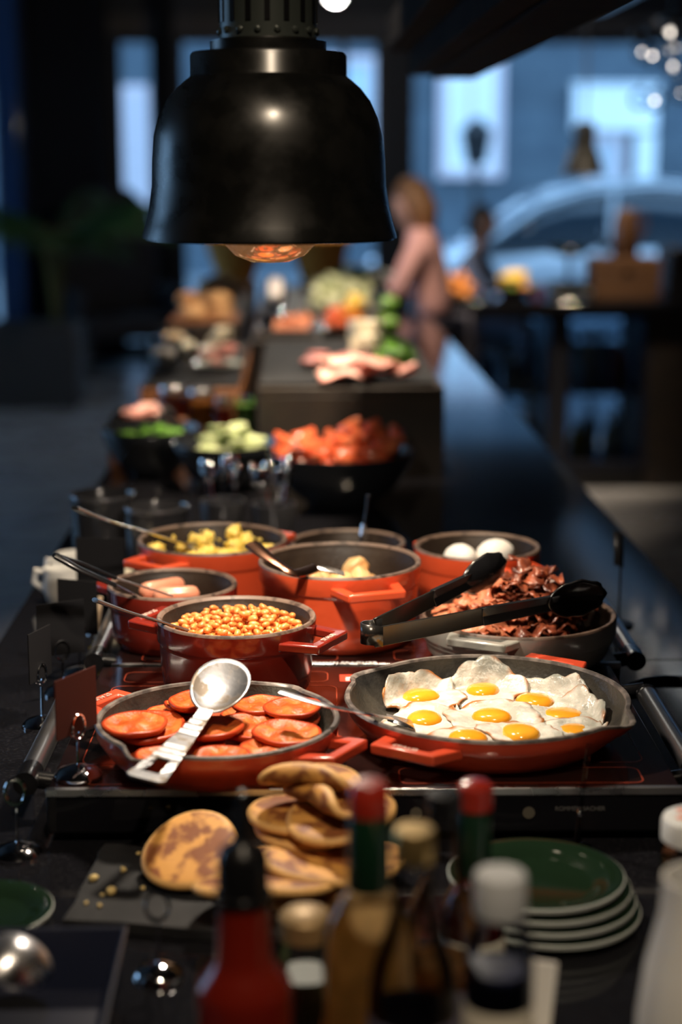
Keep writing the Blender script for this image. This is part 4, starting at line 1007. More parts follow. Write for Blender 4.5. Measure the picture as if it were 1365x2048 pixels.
fk, o = rod_utensil('serving_fork', 'coppery steel serving fork leaning in the potato pot', [P(506, 1090, HT + .135), P(530, 1110, HT + .128), P(560, 1130, HT + .120), fc, fe], .0078, mat('coppery_steel', (.38, .20, .14), .25, 1.0), 'fork')
pp = fe - o
for k in range(4):
    y = (k - 1.5) * .006; MB().tube([pp + Vector((0, y * .3, 0)), pp + Vector((.012, y, -.002)), pp + Vector((.035, y, -.008))], [.0022, .0016, .0008], 6).build('tine', M_STEEL, fk)
el = potEmp.location
ld, o = rod_utensil('black_ladle', 'black plastic ladle standing in the pot behind the potatoes', [el + Vector(v_) for v_ in ((.030, .014, .129), (.027, .012, .105), (.021, .008, .074), (.014, .002, .040))], .0052, M_BLACKP, 'ladle')
MB().tube([el + Vector((.0235, .010, .088)) - o, el + Vector((.0205, .0078, .072)) - o], .0062, 10, .6).build('steel_ferrule', M_STEEL, ld)
bowl_at(ld, o, el + Vector((.006, -.004, .034)), .022, M_BLACKP, dirx=(.6, -.5, -.2))
# spatula in the egg pan, its handle lying over the tomatoes
sp0 = P(784, 1437, HT + .026); st, o = rod_utensil('egg_spatula', 'thin steel spatula with its blade in the egg pan and handle over the tomatoes', [P(562, 1384, HT + .075), P(640, 1408, HT + .068), P(700, 1421, HT + .0605), P(748, 1431, HT + .0525), sp0], .004, M_STEEL, 'spatula', .35)
MB().add([sp0 - o + Vector(v) for v in ((-.005, -.010, .001), (-.005, .012, .001), (.022, .020, -.009), (.024, -.014, -.009))], [(0, 1, 2, 3)]).build('blade', M_STEEL, st, solid=.001)
# ================================================================== near end of the counter
# ---- slate and pancakes
sl = [P(206, 1688, CT + .012), P(128, 1838, CT + .012), P(690, 1876, CT + .012), P(720, 1684, CT + .012)]
sc_ = sum((v for v in sl), Vector()) / 4
random.seed(2)
edge = []
for i in range(4):
    a, b = sl[i], sl[(i+1) % 4]
    for k in range(10):
        p = a.lerp(b, k / 10); edge.append((p.x - sc_.x + random.uniform(-.0018, .0018), p.y - sc_.y + random.uniform(-.0018, .0018)))
tag(MB().prism(edge, 0.0005, .012).build('slate_board', M_SLATE, bevel=.001, loc=(sc_.x, sc_.y, CT)), 'dark rectangular slate board under the pancakes', 'slate board')
SLT = CT + .012
M_PAN = mat('pancake', (.68, .33, .075), .6, col2=(.24, .075, .018), scale=52, lo=.43, hi=.56, bump=.25, bscale=90, rnd=.08)
attr_mix(M_PAN, 'side', (.74, .42, .14), .2, .9)
def pancake_mesh(seed, fold=0.0):
    rad = .048; h = .0047
    prof = [(0, h), (rad*.5, h*1.02), (rad*.85, h*.98), (rad*.95, h*.8), (rad, h*.2), (rad*.985, -h*.45), (rad*.9, -h*.9), (rad*.5, -h), (0, -h)]
    mb = MB().lathe(prof, 36, lambda a, r, z: (r * (1 + .05 * math.sin(2*a + seed) + .03 * math.sin(3*a + seed*2.2)), z))
    sd = []
    out = []
    for v in mb.v:
        r = math.hypot(v.x, v.y); sd.append(1.0 if (r > rad*.88 and abs(v.z) < h*.95) else 0.0)
        z = v.z + .05 * v.x * v.x / .01 * .06 * math.sin(seed * 3) + .0012 * math.sin(v.y * 40 + seed)
        x = v.x
        if fold: # bent over like a taco
            R_ = .016 + v.z; 
            if v.x > 0:
                L = v.x; ang = min(L / .016, math.pi); ex = max(0, L - .016 * math.pi)
                x = math.sin(ang) * R_ - ex * 1.0 if ang >= math.pi else math.sin(ang) * R_; z = .016 - math.cos(ang) * R_
        out.append(Vector((x, v.y, z)))
    mb.v = out; mb.a = {'side': sd}
    return mb.mesh('pancake', sharp=0)
pk = [pancake_mesh(s_) for s_ in (.4, 1.9, 3.3, 5.1)]; pf = pancake_mesh(2.2, 1)
PK = [  # px, py, height above slate, tilt about x, tilt about y, turn, mesh, label
 (610,1770,.008,0,0,20,0,'golden pancake at the bottom of the pile on the slate'),
 (510,1740,.012,6,-4,70,1,'golden pancake under the leaning ones on the slate'),
 (690,1730,.010,-3,3,120,2,'golden pancake at the bottom of the pile behind the red capped bottle'),
 (428,1684,.026,20,-20,15,3,'large mottled golden pancake leaning on the left of the pile'),
 (450,1768,.022,34,-16,200,0,'dark brown mottled pancake leaning at the front of the pile'),
 (565,1775,.024,26,10,140,1,'pancake with pale spots leaning in the front of the pile behind the sauce bottle'),
 (640,1745,.030,22,8,60,2,'purple brown pancake draped down the front of the pile'),
 (612,1690,.030,4,-6,30,0,'pancake lying in the middle of the pile'),
 (600,1665,.041,8,-4,160,1,'pancake with white blotches near the top of the pile'),
 (680,1690,.040,30,18,300,3,'browned pancake hanging over the right flank of the pile')]
pk_c = P(560, 1710, SLT)
pileP = Pile(lambda x, y: SLT, pk_c.x, pk_c.y, .22, .0025)
def lay(me, lab, px, py, z, rot, flat=.3, sink=.0055, sc=1.0):
    c = P(px, py, SLT + z); cs_ = [(c.x + ox, c.y + oy, (rot[0] * flat, rot[1] * flat, rot[2]), sc, -.2 * math.hypot(ox, oy)) for ox in (-.02, -.01, 0, .01, .02) for oy in (-.016, -.008, 0, .008, .016)]
    got = pileP.drop(me, cs_, sink)
    place(me, M_PAN, 'pancake', lab, 'pancake', 'pancakes on the slate', *got)
for px, py, z, tx, ty, rz, k, lab in PK: lay(pk[k], lab, px, py, z, (R(tx), R(ty), R(rz)), .8 if k == 3 and px < 500 else .35)
lay(pf, 'folded pancake with its pale fold upright in the pile', 655, 1665, .050, (R(10), R(10), R(215)), sc=(1, 1, .6))
lay(pf, 'folded golden pancake on top of the pile', 622, 1645, .058, (R(8), R(-4), R(250)), sc=(1, 1, .6))
M_CRUMB = mat('cheese_crumb', (.66, .50, .20), .6)
me_cr = [MB().blob(.004, .0034, .003, .3, 2, k, 1).mesh('crumb', sharp=0) for k in range(3)]
for k, (px, py, s_) in enumerate([(188, 1756, 1.3), (222, 1782, 1.5), (246, 1740, 1.0), (285, 1776, .7), (277, 1706, .7), (318, 1700, 1.3), (205, 1790, .6), (336, 1712, .7), (199, 1812, .7), (172, 1806, .6)]):
    place(me_cr[k % 3], M_CRUMB, 'crumb', 'pale yellow crumb scattered on the slate board', 'crumb', 'crumbs on the slate', P(px, py, SLT + .002 * s_), (k, 0, k), [s_] * 3)

# ---- bottles
def on_counter(px, py, y):            # where a thing whose axis shows at px,py stands, given how far along the counter it is
    p = D(px, py, y); return Vector((p.x, y, CT))
def bottle(name, label, loc, body, m_glass, cap=None, m_cap=None, liquid=None, m_liq=None, wrap=None, m_wrap=None, cat='bottle', group=None, extra=None):
    t = thing(name, label, cat, loc, 0, group)
    MB().lathe(body, 40).build('bottle_body', m_glass, t)
    if liquid: MB().lathe(liquid, 36).build('contents', m_liq, t)
    if cap: MB().lathe(cap, 36).build('cap', m_cap, t)
    if wrap: MB().lathe(wrap, 40).build('paper_label', m_wrap, t)
    for nm, pr_, m_ in (extra or []): MB().lathe(pr_, 36).build(nm, m_, t)
    return t
M_REDCAP = mat('red_cap', (.30, .02, .011), .25, coat=.2)
M_FOIL = mat('green_foil', (.004, .022, .010), .3, coat=.3)
M_SRI = mat('chilli_sauce_red', (.14, .009, .004), .22, coat=.3)
M_GOLD = mat('gold_cap', (.65, .45, .18), .3, .9)
M_HOT = translucent_mat('orange_hot_sauce', (.62, .25, .06), .5)
M_CREAMS = translucent_mat('creamy_sauce', (.80, .56, .27))
M_AMBER = translucent_mat('amber_liquid', (.42, .20, .07), .75)
M_LAB = mat('dark_label', (.05, .045, .075), .6, col2=(.10, .09, .13), scale=60)
M_LABW = mat('off_white_label', (.62, .58, .48), .6, col2=(.50, .36, .28), scale=35, lo=.55, hi=.65)
# red squeeze bottle with nozzle
bottle('chilli_sauce_bottle', 'red squeeze bottle of chilli sauce with black pointed nozzle', on_counter(488, 1900, 1.06),
       [(0, 0), (.029, 0), (.033, .004), (.0335, .092), (.032, .100), (.024, .110), (.019, .120), (.0178, .158), (.0165, .164), (0, .164)], M_SRI,
       [(.0175, .161), (.0175, .190), (.0150, .197), (.0085, .201), (.0062, .207), (.0045, .222), (.0025, .236), (0, .237)], M_BLACKP,
       extra=[('cap_ring', [(.0172, .1605), (.0195, .161), (.0195, .165), (.0172, .166)], M_BLACKP)])
# tall red capped bottle
tb = bottle('hot_sauce_bottle', 'tall hot sauce bottle with red cap and green foil neck', on_counter(738, 1700, 1.06),
       [(0, 0), (.028, 0), (.031, .004), (.031, .128), (.0285, .146), (.0185, .162), (.0140, .170), (.0128, .205), (0, .205)], M_CLEAR,
       [(0, .244), (.010, .2435), (.0132, .240), (.0138, .228), (.0138, .220), (.0, .220)], M_REDCAP,
       [(0, .004), (.0285, .004), (.0285, .127), (.026, .144), (.0165, .159), (0, .160)], M_CREAMS,
       [(.0312, .020), (.0316, .021), (.0316, .070), (.0312, .071)], M_HOT,
       extra=[('foil_sleeve', [(.0140, .168), (.0146, .170), (.0140, .221), (.0134, .222)], M_FOIL)])
bottle('hot_sauce_bottle', 'smaller hot sauce bottle with red cap behind the white capped shaker', on_counter(950, 1680, 1.19),
       [(0, 0), (.022, 0), (.024, .003), (.024, .085), (.020, .102), (.0125, .114), (.0112, .150), (0, .150)], M_CLEAR,
       [(0, .194), (.009, .1935), (.0132, .190), (.0138, .182), (.0138, .173), (0, .173)], M_REDCAP,
       [(0, .003), (.022, .003), (.022, .085), (.0185, .1), (0, .112)], M_SRI,
       [(.0242, .02), (.0246, .021), (.0246, .07), (.0242, .071)], M_LABW,
       extra=[('foil_sleeve', [(.0122, .118), (.0130, .12), (.0126, .174), (.0118, .175)], M_FOIL)])
bottle('vinegar_bottle', 'clear glass vinegar bottle with gold cap and dark label', on_counter(828, 1800, 1.0),
       [(0, 0), (.027, 0), (.029, .003), (.029, .120), (.0265, .140), (.0155, .172), (.0132, .185), (.0130, .212), (0, .212)], M_CLEAR,
       [(0, .2345), (.0118, .2345), (.0130, .233), (.0132, .214), (.0, .214)], M_GOLD,
       [(0, .003), (.0268, .003), (.0268, .075), (0, .077)], M_AMBER,
       [(.0292, .030), (.0296, .031), (.0296, .108), (.0292, .109)], M_LAB)
bottle('oil_bottle', 'clear glass oil bottle with dark cap behind the gold capped bottle', on_counter(888, 1700, 1.12),
       [(0, 0), (.025, 0), (.027, .003), (.027, .105), (.024, .125), (.013, .150), (.0115, .200), (0, .200)], M_CLEAR,
       [(0, .212), (.0118, .211), (.0124, .208), (.0124, .196), (0, .196)], M_BLACKP,
       [(0, .003), (.0248, .003), (.0248, .08), (.022, .085), (0, .085)], M_AMBER,
       [(.0272, .02), (.0276, .021), (.0276, .07), (.0272, .071)], M_LAB)
bottle('seasoning_shaker', 'seasoning shaker with pale grey cap and cream label', on_counter(1000, 1850, .98),
       [(0, 0), (.020, 0), (.022, .003), (.022, .158), (.0195, .172), (.0155, .180), (.0155, .186), (0, .186)], M_CLEAR,
       [(0, .2125), (.0150, .2125), (.0165, .2105), (.0168, .186), (.0150, .185), (0, .185)], mat('grey_cap', (.42, .44, .46), .45),
       [(0, .003), (.0202, .003), (.0202, .15), (0, .153)], mat('blue_grey_salt', (.04, .045, .11), .5),
       [(.0222, .015), (.0226, .016), (.0226, .125), (.0222, .126)], M_LABW)
bottle('pepper_jar', 'small jar with brass lid between the sauce bottles', on_counter(612, 1960, 1.15),
       [(0, 0), (.020, 0), (.022, .003), (.022, .075), (.019, .085), (.019, .092), (0, .092)], M_CLEAR,
       [(0, .110), (.0165, .1085), (.0200, .105), (.0200, .090), (0, .09)], mat('dull_brass', (.30, .20, .09), .5, .4),
       [(0, .003), (.020, .003), (.020, .06), (0, .06)], mat('green_relish', (.05, .06, .02), .5))
# cream saucer with a white spoon handle
scs = on_counter(1035, 2000, 1.09)
ts = thing('saucer', 'cream saucer with darker rim under the shaker', 'saucer', (scs.x + .020, 1.085, CT))
MB().lathe([(0, .004), (.028, .003), (.03, 0), (.034, .001), (.048, .009), (.050, .011), (.048, .0125), (.033, .006), (0, .006)], 44).build('dish', M_CREAM, ts)
wp = thing('paper_sachet', 'white paper sachet standing behind the seasoning shaker', 'sachet', (scs.x + .014, 1.095, CT + .0055))
MB().add([(-.008, 0, 0), (.009, .002, 0), (.016, .004, .085), (-.004, 0, .09), (-.006, .005, 0), (.009, .007, 0), (.016, .006, .085), (-.004, .003, .09)], [(0,1,2,3),(7,6,5,4),(0,4,5,1),(1,5,6,2),(2,6,7,3),(3,7,4,0)]).build('sachet_body', mat('white_paper', (.80, .79, .76), .7), wp, bevel=.001)
# ---- plates
def plate(label, x, y, z, rad, top=True, group='green plates in the stack'):
    t = thing('plate', label, 'plate', (x, y, z), 0, group)
    MB().lathe([(0, .0045), (rad*.62, .0045), (rad*.66, .0055), (rad*.74, .0100), (rad*.97, .0135), (rad*.985, .0132)], 72).build('glazed_face', M_GREENC, t)
    MB().lathe([(rad*.985, .0132), (rad, .0125), (rad*.995, .0095), (rad*.75, .0045), (rad*.62, .001), (rad*.58, 0), (0, .001)], 72).build('underside', M_GREYC, t)
c = P(1073, 1742, CT + .043)
labs = ['green glazed plate at the bottom of the stack on the worktop', 'second green glazed plate from the bottom of the stack', 'third green glazed plate from the bottom of the stack', 'green glazed plate on top of the stack']
for k in range(4): plate(labs[k], c.x + (.006 if k < 3 else 0) * (3 - k) / 1.5, c.y - .002 * (3 - k), CT + .0002 + k * .0096, .079 if k < 3 else .0775)
c = P(28, 1800, CT + .02); plate('green glazed plate with pale rim by the navy tray', c.x - .026, c.y, CT + .0002, .06, group=None)
# ---- right edge: white jug and jar with patterned lid
j = on_counter(1400, 1900, 1.02)
jg = thing('white_jug', 'plain white ceramic jug at the edge of the worktop', 'jug', (j.x, 1.02, CT))
MB().lathe([(0, 0), (.032, 0), (.036, .004), (.040, .04), (.040, .09), (.035, .13), (.027, .165), (.026, .19), (.024, .19), (.025, .165), (.033, .13), (.037, .09), (.036, .01), (0, .006)], 48).build('jug_body', M_WHITE, jg)
MB().tube([(.026, 0, .165), (.05, 0, .17), (.066, 0, .14), (.06, 0, .09), (.039, 0, .06)], .006, 10, .8).build('jug_handle', M_WHITE, jg)
jb = on_counter(1398, 1640, 1.29)
jr = thing('jam_jar', 'brown jam jar with a white lid marked in orange', 'jar', (jb.x, 1.29, CT - .0))
M_JAM = mat('brown_jam', (.12, .045, .02), .25)
MB().lathe([(0, 0), (.027, 0), (.03, .004), (.03, .09), (.026, .102), (.026, .11), (0, .11)], 36).build('jar_body', M_CLEAR, jr)
MB().lathe([(0, .004), (.028, .004), (.028, .09), (0, .096)], 32).build('contents', M_JAM, jr)
ldv = MB().lathe([(0, .124), (.024, .124), (.0285, .122), (.030, .118), (.030, .104), (.0285, .103)], 36).build('lid', mat('white_lid', (.70, .72, .72), .35), jr)
for k in range(6):
    a = k * 1.047 + .3
    MB().box(.009, .020, -.0028, .0028, .124, .1245).xform(spin(a)).build('orange_mark', mat('orange_ink', (.75, .16, .06), .5), ldv)
MB().box(-.026, .026, -.0006, .0006, .124, .1244).xform(spin(1.0)).build('grey_line', mat('grey_ink', (.2, .2, .22), .5), ldv)
# ---- navy tray with a ladle
tx0, tx1 = P(0, 1860, CT + .05), P(262, 1850, CT + .05)
M_NAVY = mat('navy_enamel', (.005, .008, .024), .35, coat=.2)
tr = thing('navy_tray', 'deep navy blue tray with sloping sides at the corner of the worktop', 'tray', (tx1.x - .117, 1.105, CT))
def frust(w0, d0, w1, d1, z0, z1): return [(-w0,-d0,z0),(w0,-d0,z0),(w0,d0,z0),(-w0,d0,z0),(-w1,-d1,z1),(w1,-d1,z1),(w1,d1,z1),(-w1,d1,z1)]
v = frust(.10, .13, .115, .15, 0, .05) + frust(.097, .127, .111, .146, .004, .05)
MB().add(v, [(0,3,2,1),(0,1,5,4),(1,2,6,5),(2,3,7,6),(3,0,4,7),(4,5,13,12),(5,6,14,13),(6,7,15,14),(7,4,12,15),(8,12,13,9),(9,13,14,10),(10,14,15,11),(11,15,12,8),(8,9,10,11)]).build('tray_body', M_NAVY, tr, bevel=.0015)
spoon_shape('serving_ladle', 'round silver ladle lying in the navy tray', P(30, 1925, CT + .062), Vector((P(30, 1925, CT + .06).x - .10, 1.0, CT + .062)), .030, .026, .016, .005, .007, M_STEEL, roll=R(150), slot=False)
# ---- wire card holders
def card_holder(px, py, z, label, card=None, cm=None, turn=0.0, hgt=.05, cw=.05, chh=.06, lean=0.0, plate_r=.0235):
    p = P(px, py, z)
    t = thing('card_holder', label, 'card holder', p, turn, 'wire card holders')
    MB().lathe([(0, 0), (plate_r, 0), (plate_r, .003), (plate_r*.8, .008), (plate_r*.4, .011), (.004, .0125), (0, .0125)], 32).build('base', M_CHROME, t)
    w = [Vector((0, 0, .011)), Vector((0, 0, .02)), Vector((.001, 0, hgt - .014))]
    for off in (-.0022, .0022):
        ring = [Vector((.0095 * math.sin(a), off, hgt + .002 - .0125 * math.cos(a))) for a in [k * 2*math.pi/20 for k in range(21)]]
        MB().tube(ring, .0011, 6).build('loop', M_CHROME, t)
    MB().tube(w, .0013, 6).build('stem', M_CHROME, t)
    if card is not None:
        c = thing('menu_card', card, 'card', p + Vector((0, 0, hgt - .004)), turn, 'cards held in wire holders')
        MB().box(-cw/2, cw/2, -.0007, .0007, 0, chh).xform(Matrix.Rotation(lean, 4, 'Y')).build('card_sheet', cm or M_CARD, c)
card_holder(157, 1553, HT + .001, 'wire card holder standing on the hob in front of the tomato pan', 'small card coloured as if lit red in the holder by the tomato pan', mat('red_lit_card', (.055, .011, .007), .8, spec=.2), R(58), cw=.062)  # red light from behind is put into this card's colour
card_holder(85, 1452, CT, 'wire card holder on the worktop beside the steel hob handle', 'blank black card by the steel hob handle turned edge on', None, R(68), hgt=.062, cw=.05)
card_holder(126, 1388, CT, 'wire card holder on the worktop behind the hob handle', 'blank black card behind the steel hob handle', None, R(28), hgt=.055, cw=.062, chh=.068)
card_holder(35, 1710, CT, 'wire card holder on the worktop above the green plate', None, hgt=.062)
card_holder(318, 1955, CT, 'wire card holder on the worktop in front of the slate', None, hgt=.06, plate_r=.021)
card_holder(160, 1352, CT, 'wire card holder half hidden beside the far hob', 'black card beside the sausage pot', None, R(-20), hgt=.062, cw=.056, chh=.07)
card_holder(205, 1262, CT, 'wire card holder beside the sausage pot under the white creamers', 'black card below the sausage tongs', None, R(-8), hgt=.07, cw=.07, chh=.07)
p = P(1152, 1700, CT)
st = thing('acrylic_sign_stem', 'thin clear acrylic stem standing before the hob controls', 'card holder', p)
MB().lathe([(0, 0), (.016, 0), (.016, .003), (.004, .006), (0, .006)], 24).build('base', M_CLEAR, st)
MB().tube([(0, 0, .005), (.004, 0, .055), (.010, .0, .108)], .0022, 8).build('stem', M_CLEAR, st)
MB().blob(.004, .004, .006, 0, sub=2).xform(T(.003, 0, .038)).build('clip', M_CHROME, st)
# ---- left of the far hob: creamers, saucer, canisters, cutlery cups
def creamer(px, py, label, rz, s_=1.0):
    c = P(px, py, CT); t = thing('creamer', label, 'creamer', c, rz, 'white creamers')
    MB().lathe([(0, 0), (.019*s_, 0), (.024*s_, .004), (.030*s_, .025*s_), (.027*s_, .045*s_), (.028*s_, .055*s_), (.0265*s_, .055*s_), (.025*s_, .045*s_), (.027*s_, .025*s_), (0, .006)], 36).build('cup', M_WHITE, t)
    MB().tube([(.027*s_, 0, .045*s_), (.042*s_, 0, .048*s_), (.046*s_, 0, .030*s_), (.029*s_, 0, .018*s_)], .0045, 8).build('handle', M_WHITE, t)
creamer(126, 1205, 'white creamer with its handle towards the counter edge', R(165))
creamer(150, 1175, 'white creamer standing behind another one beside the canisters', R(200))
c = P(228, 1142, CT + .052); t = thing('cream_lid', 'round cream topped jar half hidden behind the sausage tongs', 'jar', (c.x, c.y, CT))
MB().lathe([(0, 0), (.028, 0), (.03, .004), (.03, .042), (0, .042)], 32).build('jar_body', M_BLACKP, t)
MB().lathe([(.032, .040), (.033, .046), (.028, .052), (.014, .056), (0, .057)], 36).build('lid', M_CREAM, t)
def canister(px, py, wpx, H, label):
    c = P(px, py, CT + H); rr = (P(px + wpx/2, py, CT + H) - c).length
    t = thing('canister', label, 'canister', (c.x, c.y, CT), 0, 'black canisters')
    MB().lathe([(0, 0), (rr*.93, 0), (rr*.97, .005), (rr, H-.01), (rr*1.01, H-.002), (rr*.99, H), (rr*.95, H-.004), (rr*.92, .01), (0, .008)], 44).build('vessel', mat('dark_grey_glass', (.03, .03, .034), .18, coat=.5), t)
    MB().lathe([(rr*1.012, H-.006), (rr*1.03, H-.003), (rr*1.012, H+.001), (rr*.985, H+.0015)], 44).build('steel_rim', mat('dark_rim_steel', (.22, .22, .24), .25, .8), t)
canister(205, 988, 128, .118, 'tall open black canister nearest the counter edge')
canister(313, 1012, 128, .118, 'open black canister behind the scrambled egg pot')
M_CUPW = mat('cutlery_cup_grey', (.10, .10, .11), .3, .6)
def cutlery(px, py, label, cup_label, n, seed, mt):
    base = P(px, py, CT); random.seed(seed)
    t = thing('cutlery_cup', cup_label, 'cup', base)
    MB().lathe([(0, 0), (.034, 0), (.036, .004), (.040, .068), (.038, .068), (.034, .008), (0, .006)], 32).build('vessel', M_CUPW, t)
    for k in range(n):
        a = k * 2*math.pi/n + seed; d = Vector((math.cos(a), math.sin(a) * .8, 0)); lean = random.uniform(.012, .030)
        b = base + Vector((d.x * .016, d.y * .016, .010)); e = base + Vector((d.x * (.014 + lean), d.y * (.014 + lean), random.uniform(.118, .145)))
        u = thing('teaspoon', label, 'spoon', b, 0, 'spoons in the cup seed %d' % seed if 0 else label[:20])
        ee = e - b
        MB().tube([(0, 0, 0), ee * .55, ee * .85], [.0016, .0018, .0024], 6).build('handle', mt, u)
        up = (ee).to_track_quat('Z', 'Y').to_matrix().to_4x4()
        MB().blob(.013, .004, .023, 0, sub=2).xform(T(*(ee * .95)) @ up @ spin(a)).build('bowl', mt, u, sharp=0)
cutlery(447, 1075, 'steel spoon standing bowl up behind the scrambled egg pot', 'grey cup of upright spoons behind the scrambled egg pot', 5, 1, M_CHROME)
cutlery(548, 1082, 'steel spoon standing in the cup beside the dark riser', 'grey cup of upright spoons before the tomato bowl', 6, 4, M_CHROME)
# spoon rest with leftover egg
c = P(206, 1305, CT + .01); t = thing('spoon_rest', 'small black dish beside the far hob', 'dish', (c.x - .006, c.y, CT))
MB().lathe([(0, .002), (.013, .001), (.014, 0), (.017, .004), (.019, .008), (.0175, .008), (.013, .004), (0, .004)], 32).build('dish', M_BLACKP, t)
place(me_scr[2], M_SCR, 'scrambled_egg_lump', 'dropped lump of yellow egg on the small black dish', 'scrambled egg', None, (c.x - .006, c.y, CT + .0145), (0, 0, 1), (1.0, 1.0, 1.1))
t = thing('wooden_spoon', 'pale wooden spoon handle leaning beside the sausage pot', 'spoon', P(193, 1290, CT + .012))
MB().tube([(0, 0, 0), (.002, .004, .03), (.006, .010, .065)], [.0055, .006, .0065], 8, .6).build('handle', mat('pale_wood', (.55, .42, .28), .6), t)
# power cable at the right
pts = [P(1262, 1372, CT + .004), P(1290, 1360, CT + .004), P(1330, 1356, CT + .004), P(1365, 1358, CT + .004), P(1400, 1366, CT + .004), P(1440, 1400, CT + .004)]
tag(MB().tube(pts, .004, 8).build('power_cable', M_BLACKP, sharp=0), 'black power cable lying on the worktop beside the hob handle', 'cable')
c = P(1128, 1130, CT)
t = thing('card_holder', 'black wire card holder behind the grey bacon pot', 'card holder', (c.x + .02, 2.32, CT), 0, None)
MB().lathe([(0, 0), (.022, 0), (.022, .003), (0, .005)], 24).build('base', M_BLACKM, t)
MB().tube([(0, 0, .004), (0, 0, .085), (-.004, 0, .10)], .0018, 6).build('stem', M_BLACKM, t)
MB().add([(-.010, 0, .09), (.004, 0, .085), (.002, .002, .135), (-.012, .002, .14)], [(0, 1, 2, 3)]).build('card_clip', M_BLACKM, t, solid=.002)
# ================================================================== middle of the buffet
def bowl(name, label, px, cy, wpx, zr, H, m, yb=None):
    c = P(px, cy, zr); rr = (P(px + wpx/2, cy, zr) - c).length
    t = thing(name, label, 'bowl', (c.x, c.y, zr - H), 0)
    MB().lathe([(0, 0), (rr*.42, 0), (rr*.46, .004), (rr*.72, H*.33), (rr*.92, H*.72), (rr, H-.002), (rr*.995, H), (rr*.97, H-.001), (rr*.89, H*.72), (rr*.69, H*.36), (rr*.4, .010), (0, .008)], 60).build('bowl_shell', m, t)
    return t, rr
M_TOM = mat('tomato_red', (.72, .11, .04), .22, coat=.4, col2=(.78, .22, .09), scale=40, rnd=.12)
M_CUC = mat('cucumber_flesh', (.42, .52, .22), .4, col2=(.58, .64, .38), scale=60)
M_CUCS = mat('cucumber_skin', (.04, .12, .025), .35)
M_LEAF = mat('salad_leaf', (.07, .20, .02), .4, col2=(.14, .32, .04), scale=30, rnd=.2)
def wedge_mesh(seed):
    mb = MB().blob(.03, .016, .017, .08, 1.6, seed, 2); mb.v = [Vector((v.x, v.y, v.z + .012 * (v.x / .03) ** 2)) for v in mb.v]; return mb.mesh('tomato_wedge', sharp=0)
me_wed = [wedge_mesh(k) for k in range(4)]
def slice_thing():
    pass
def leaf_mesh(seed, L=.05, Wd=.022):
    random.seed(seed); vs = []; fs = []; n = 8; ph = random.uniform(0, 6)
    for i in range(n + 1):
        t = i / n; w = Wd * math.sin(math.pi * (t * .92 + .04)) ** .7
        for u in (-1, -.5, 0, .5, 1): vs.append((L * (t - .5), u * w, .010 * math.sin(3 * t + ph) + abs(u) * .006 + .003 * math.sin(9 * t + 4 * u + ph)))
    for i in range(n):
        for k in range(4): fs.append((i*5+k, i*5+k+1, (i+1)*5+k+1, (i+1)*5+k))
    m2 = MB().add(vs, fs).mesh('salad_leaf', sharp=0); b = bmesh.new(); b.from_mesh(m2); bmesh.ops.solidify(b, geom=b.faces[:], thickness=.0008); b.to_mesh(m2); b.free(); return m2
me_leaf = [leaf_mesh(k) for k in range(5)]
bT, rT = bowl('serving_bowl', 'black bowl heaped with red tomato wedges', 683, 900, 297, CT + .108, .108, M_BOWL)
bC, rC_ = bowl('serving_bowl', 'black bowl of sliced cucumber', 455, 897, 222, CT + .098, .098, M_BOWL)
bC.location.y += .09; bC.location.x -= .006
bL, rL = bowl('serving_bowl', 'black bowl of mixed green salad', 296, 884, 212, CT + .106, .106, M_BOWL)
bL.location.y += .20; bL.location.x -= .012
def rnd_rot(): return (random.uniform(-.8, .8), random.uniform(-.8, .8), random.uniform(0, 6.3))
def heap(b, rr, H, n, meshes, m, name, label, cat, group, sc=(.85, 1.15), top=.03, at=(0, 0), spread=.8, base=.80, tilt=.5, sink=.003, fill=.58):
    pl = Pile(revolved([(0, H*(fill+.02)), (rr*.5, H*fill), (rr*.70, H*(fill-.06)), (rr*.80, H*max(fill-.06, .5)), (rr*.89, H*.72), (rr*.97, H)], b.location.z), b.location.x, b.location.y, rr + .03, .003)
    for k in range(n):
        cs_ = []
        for q_ in range(6):
            a = random.uniform(0, 6.283); r = rr * spread * math.sqrt(random.random()); x, y = r*math.cos(a), r*math.sin(a)
            g = math.exp(-((x - at[0])**2 + (y - at[1])**2) / (rr*.42)**2)
            cs_.append((b.location.x + x, b.location.y + y, (random.uniform(-tilt, tilt), random.uniform(-tilt, tilt), random.uniform(0, 6.3)), random.uniform(*sc), top * g))
        me_ = meshes[k % len(meshes)]; got = pl.drop(me_, cs_, sink)
        if got: place(me_, m, name, label, cat, group, *got)
def bed(b, rr, H, m, label, name):
    tag(MB().lathe([(0, .012), (rr*.4, .014), (rr*.62, H*.36), (rr*.68, H*.50), (rr*.5, H*.56), (0, H*.58)], 36).build(name, m, loc=b.location), label, 'food', None, 'stuff')
random.seed(31)
heap(bT, rT, .108, 64, me_wed, M_TOM, 'tomato_wedge', 'glossy red tomato wedge heaped in the black bowl', 'tomato', 'tomato wedges in the bowl', (.75, 1.0), .045, (.05, .02), .78, fill=.54, sink=.007)
bed(bT, rT, .108, M_TOM, 'chopped tomato underneath the wedges in the black bowl', 'chopped_tomato')
cs = MB().lathe([(0, .0025), (.0185, .0025), (.020, .0022), (.0205, 0), (.020, -.0022), (.0185, -.0025), (0, -.0025)], 24).mesh('cucumber_slice', sharp=0)
heap(bC, rC_, .098, 44, [cs], M_CUC, 'cucumber_slice', 'pale green cucumber slice in the black bowl', 'cucumber', 'cucumber slices in the bowl', (.9, 1.1), .026, (0, .03), .66, tilt=.35, sink=.0015)
bed(bC, rC_, .098, M_CUC, 'cut cucumber underneath the slices in the black bowl', 'cut_cucumber')
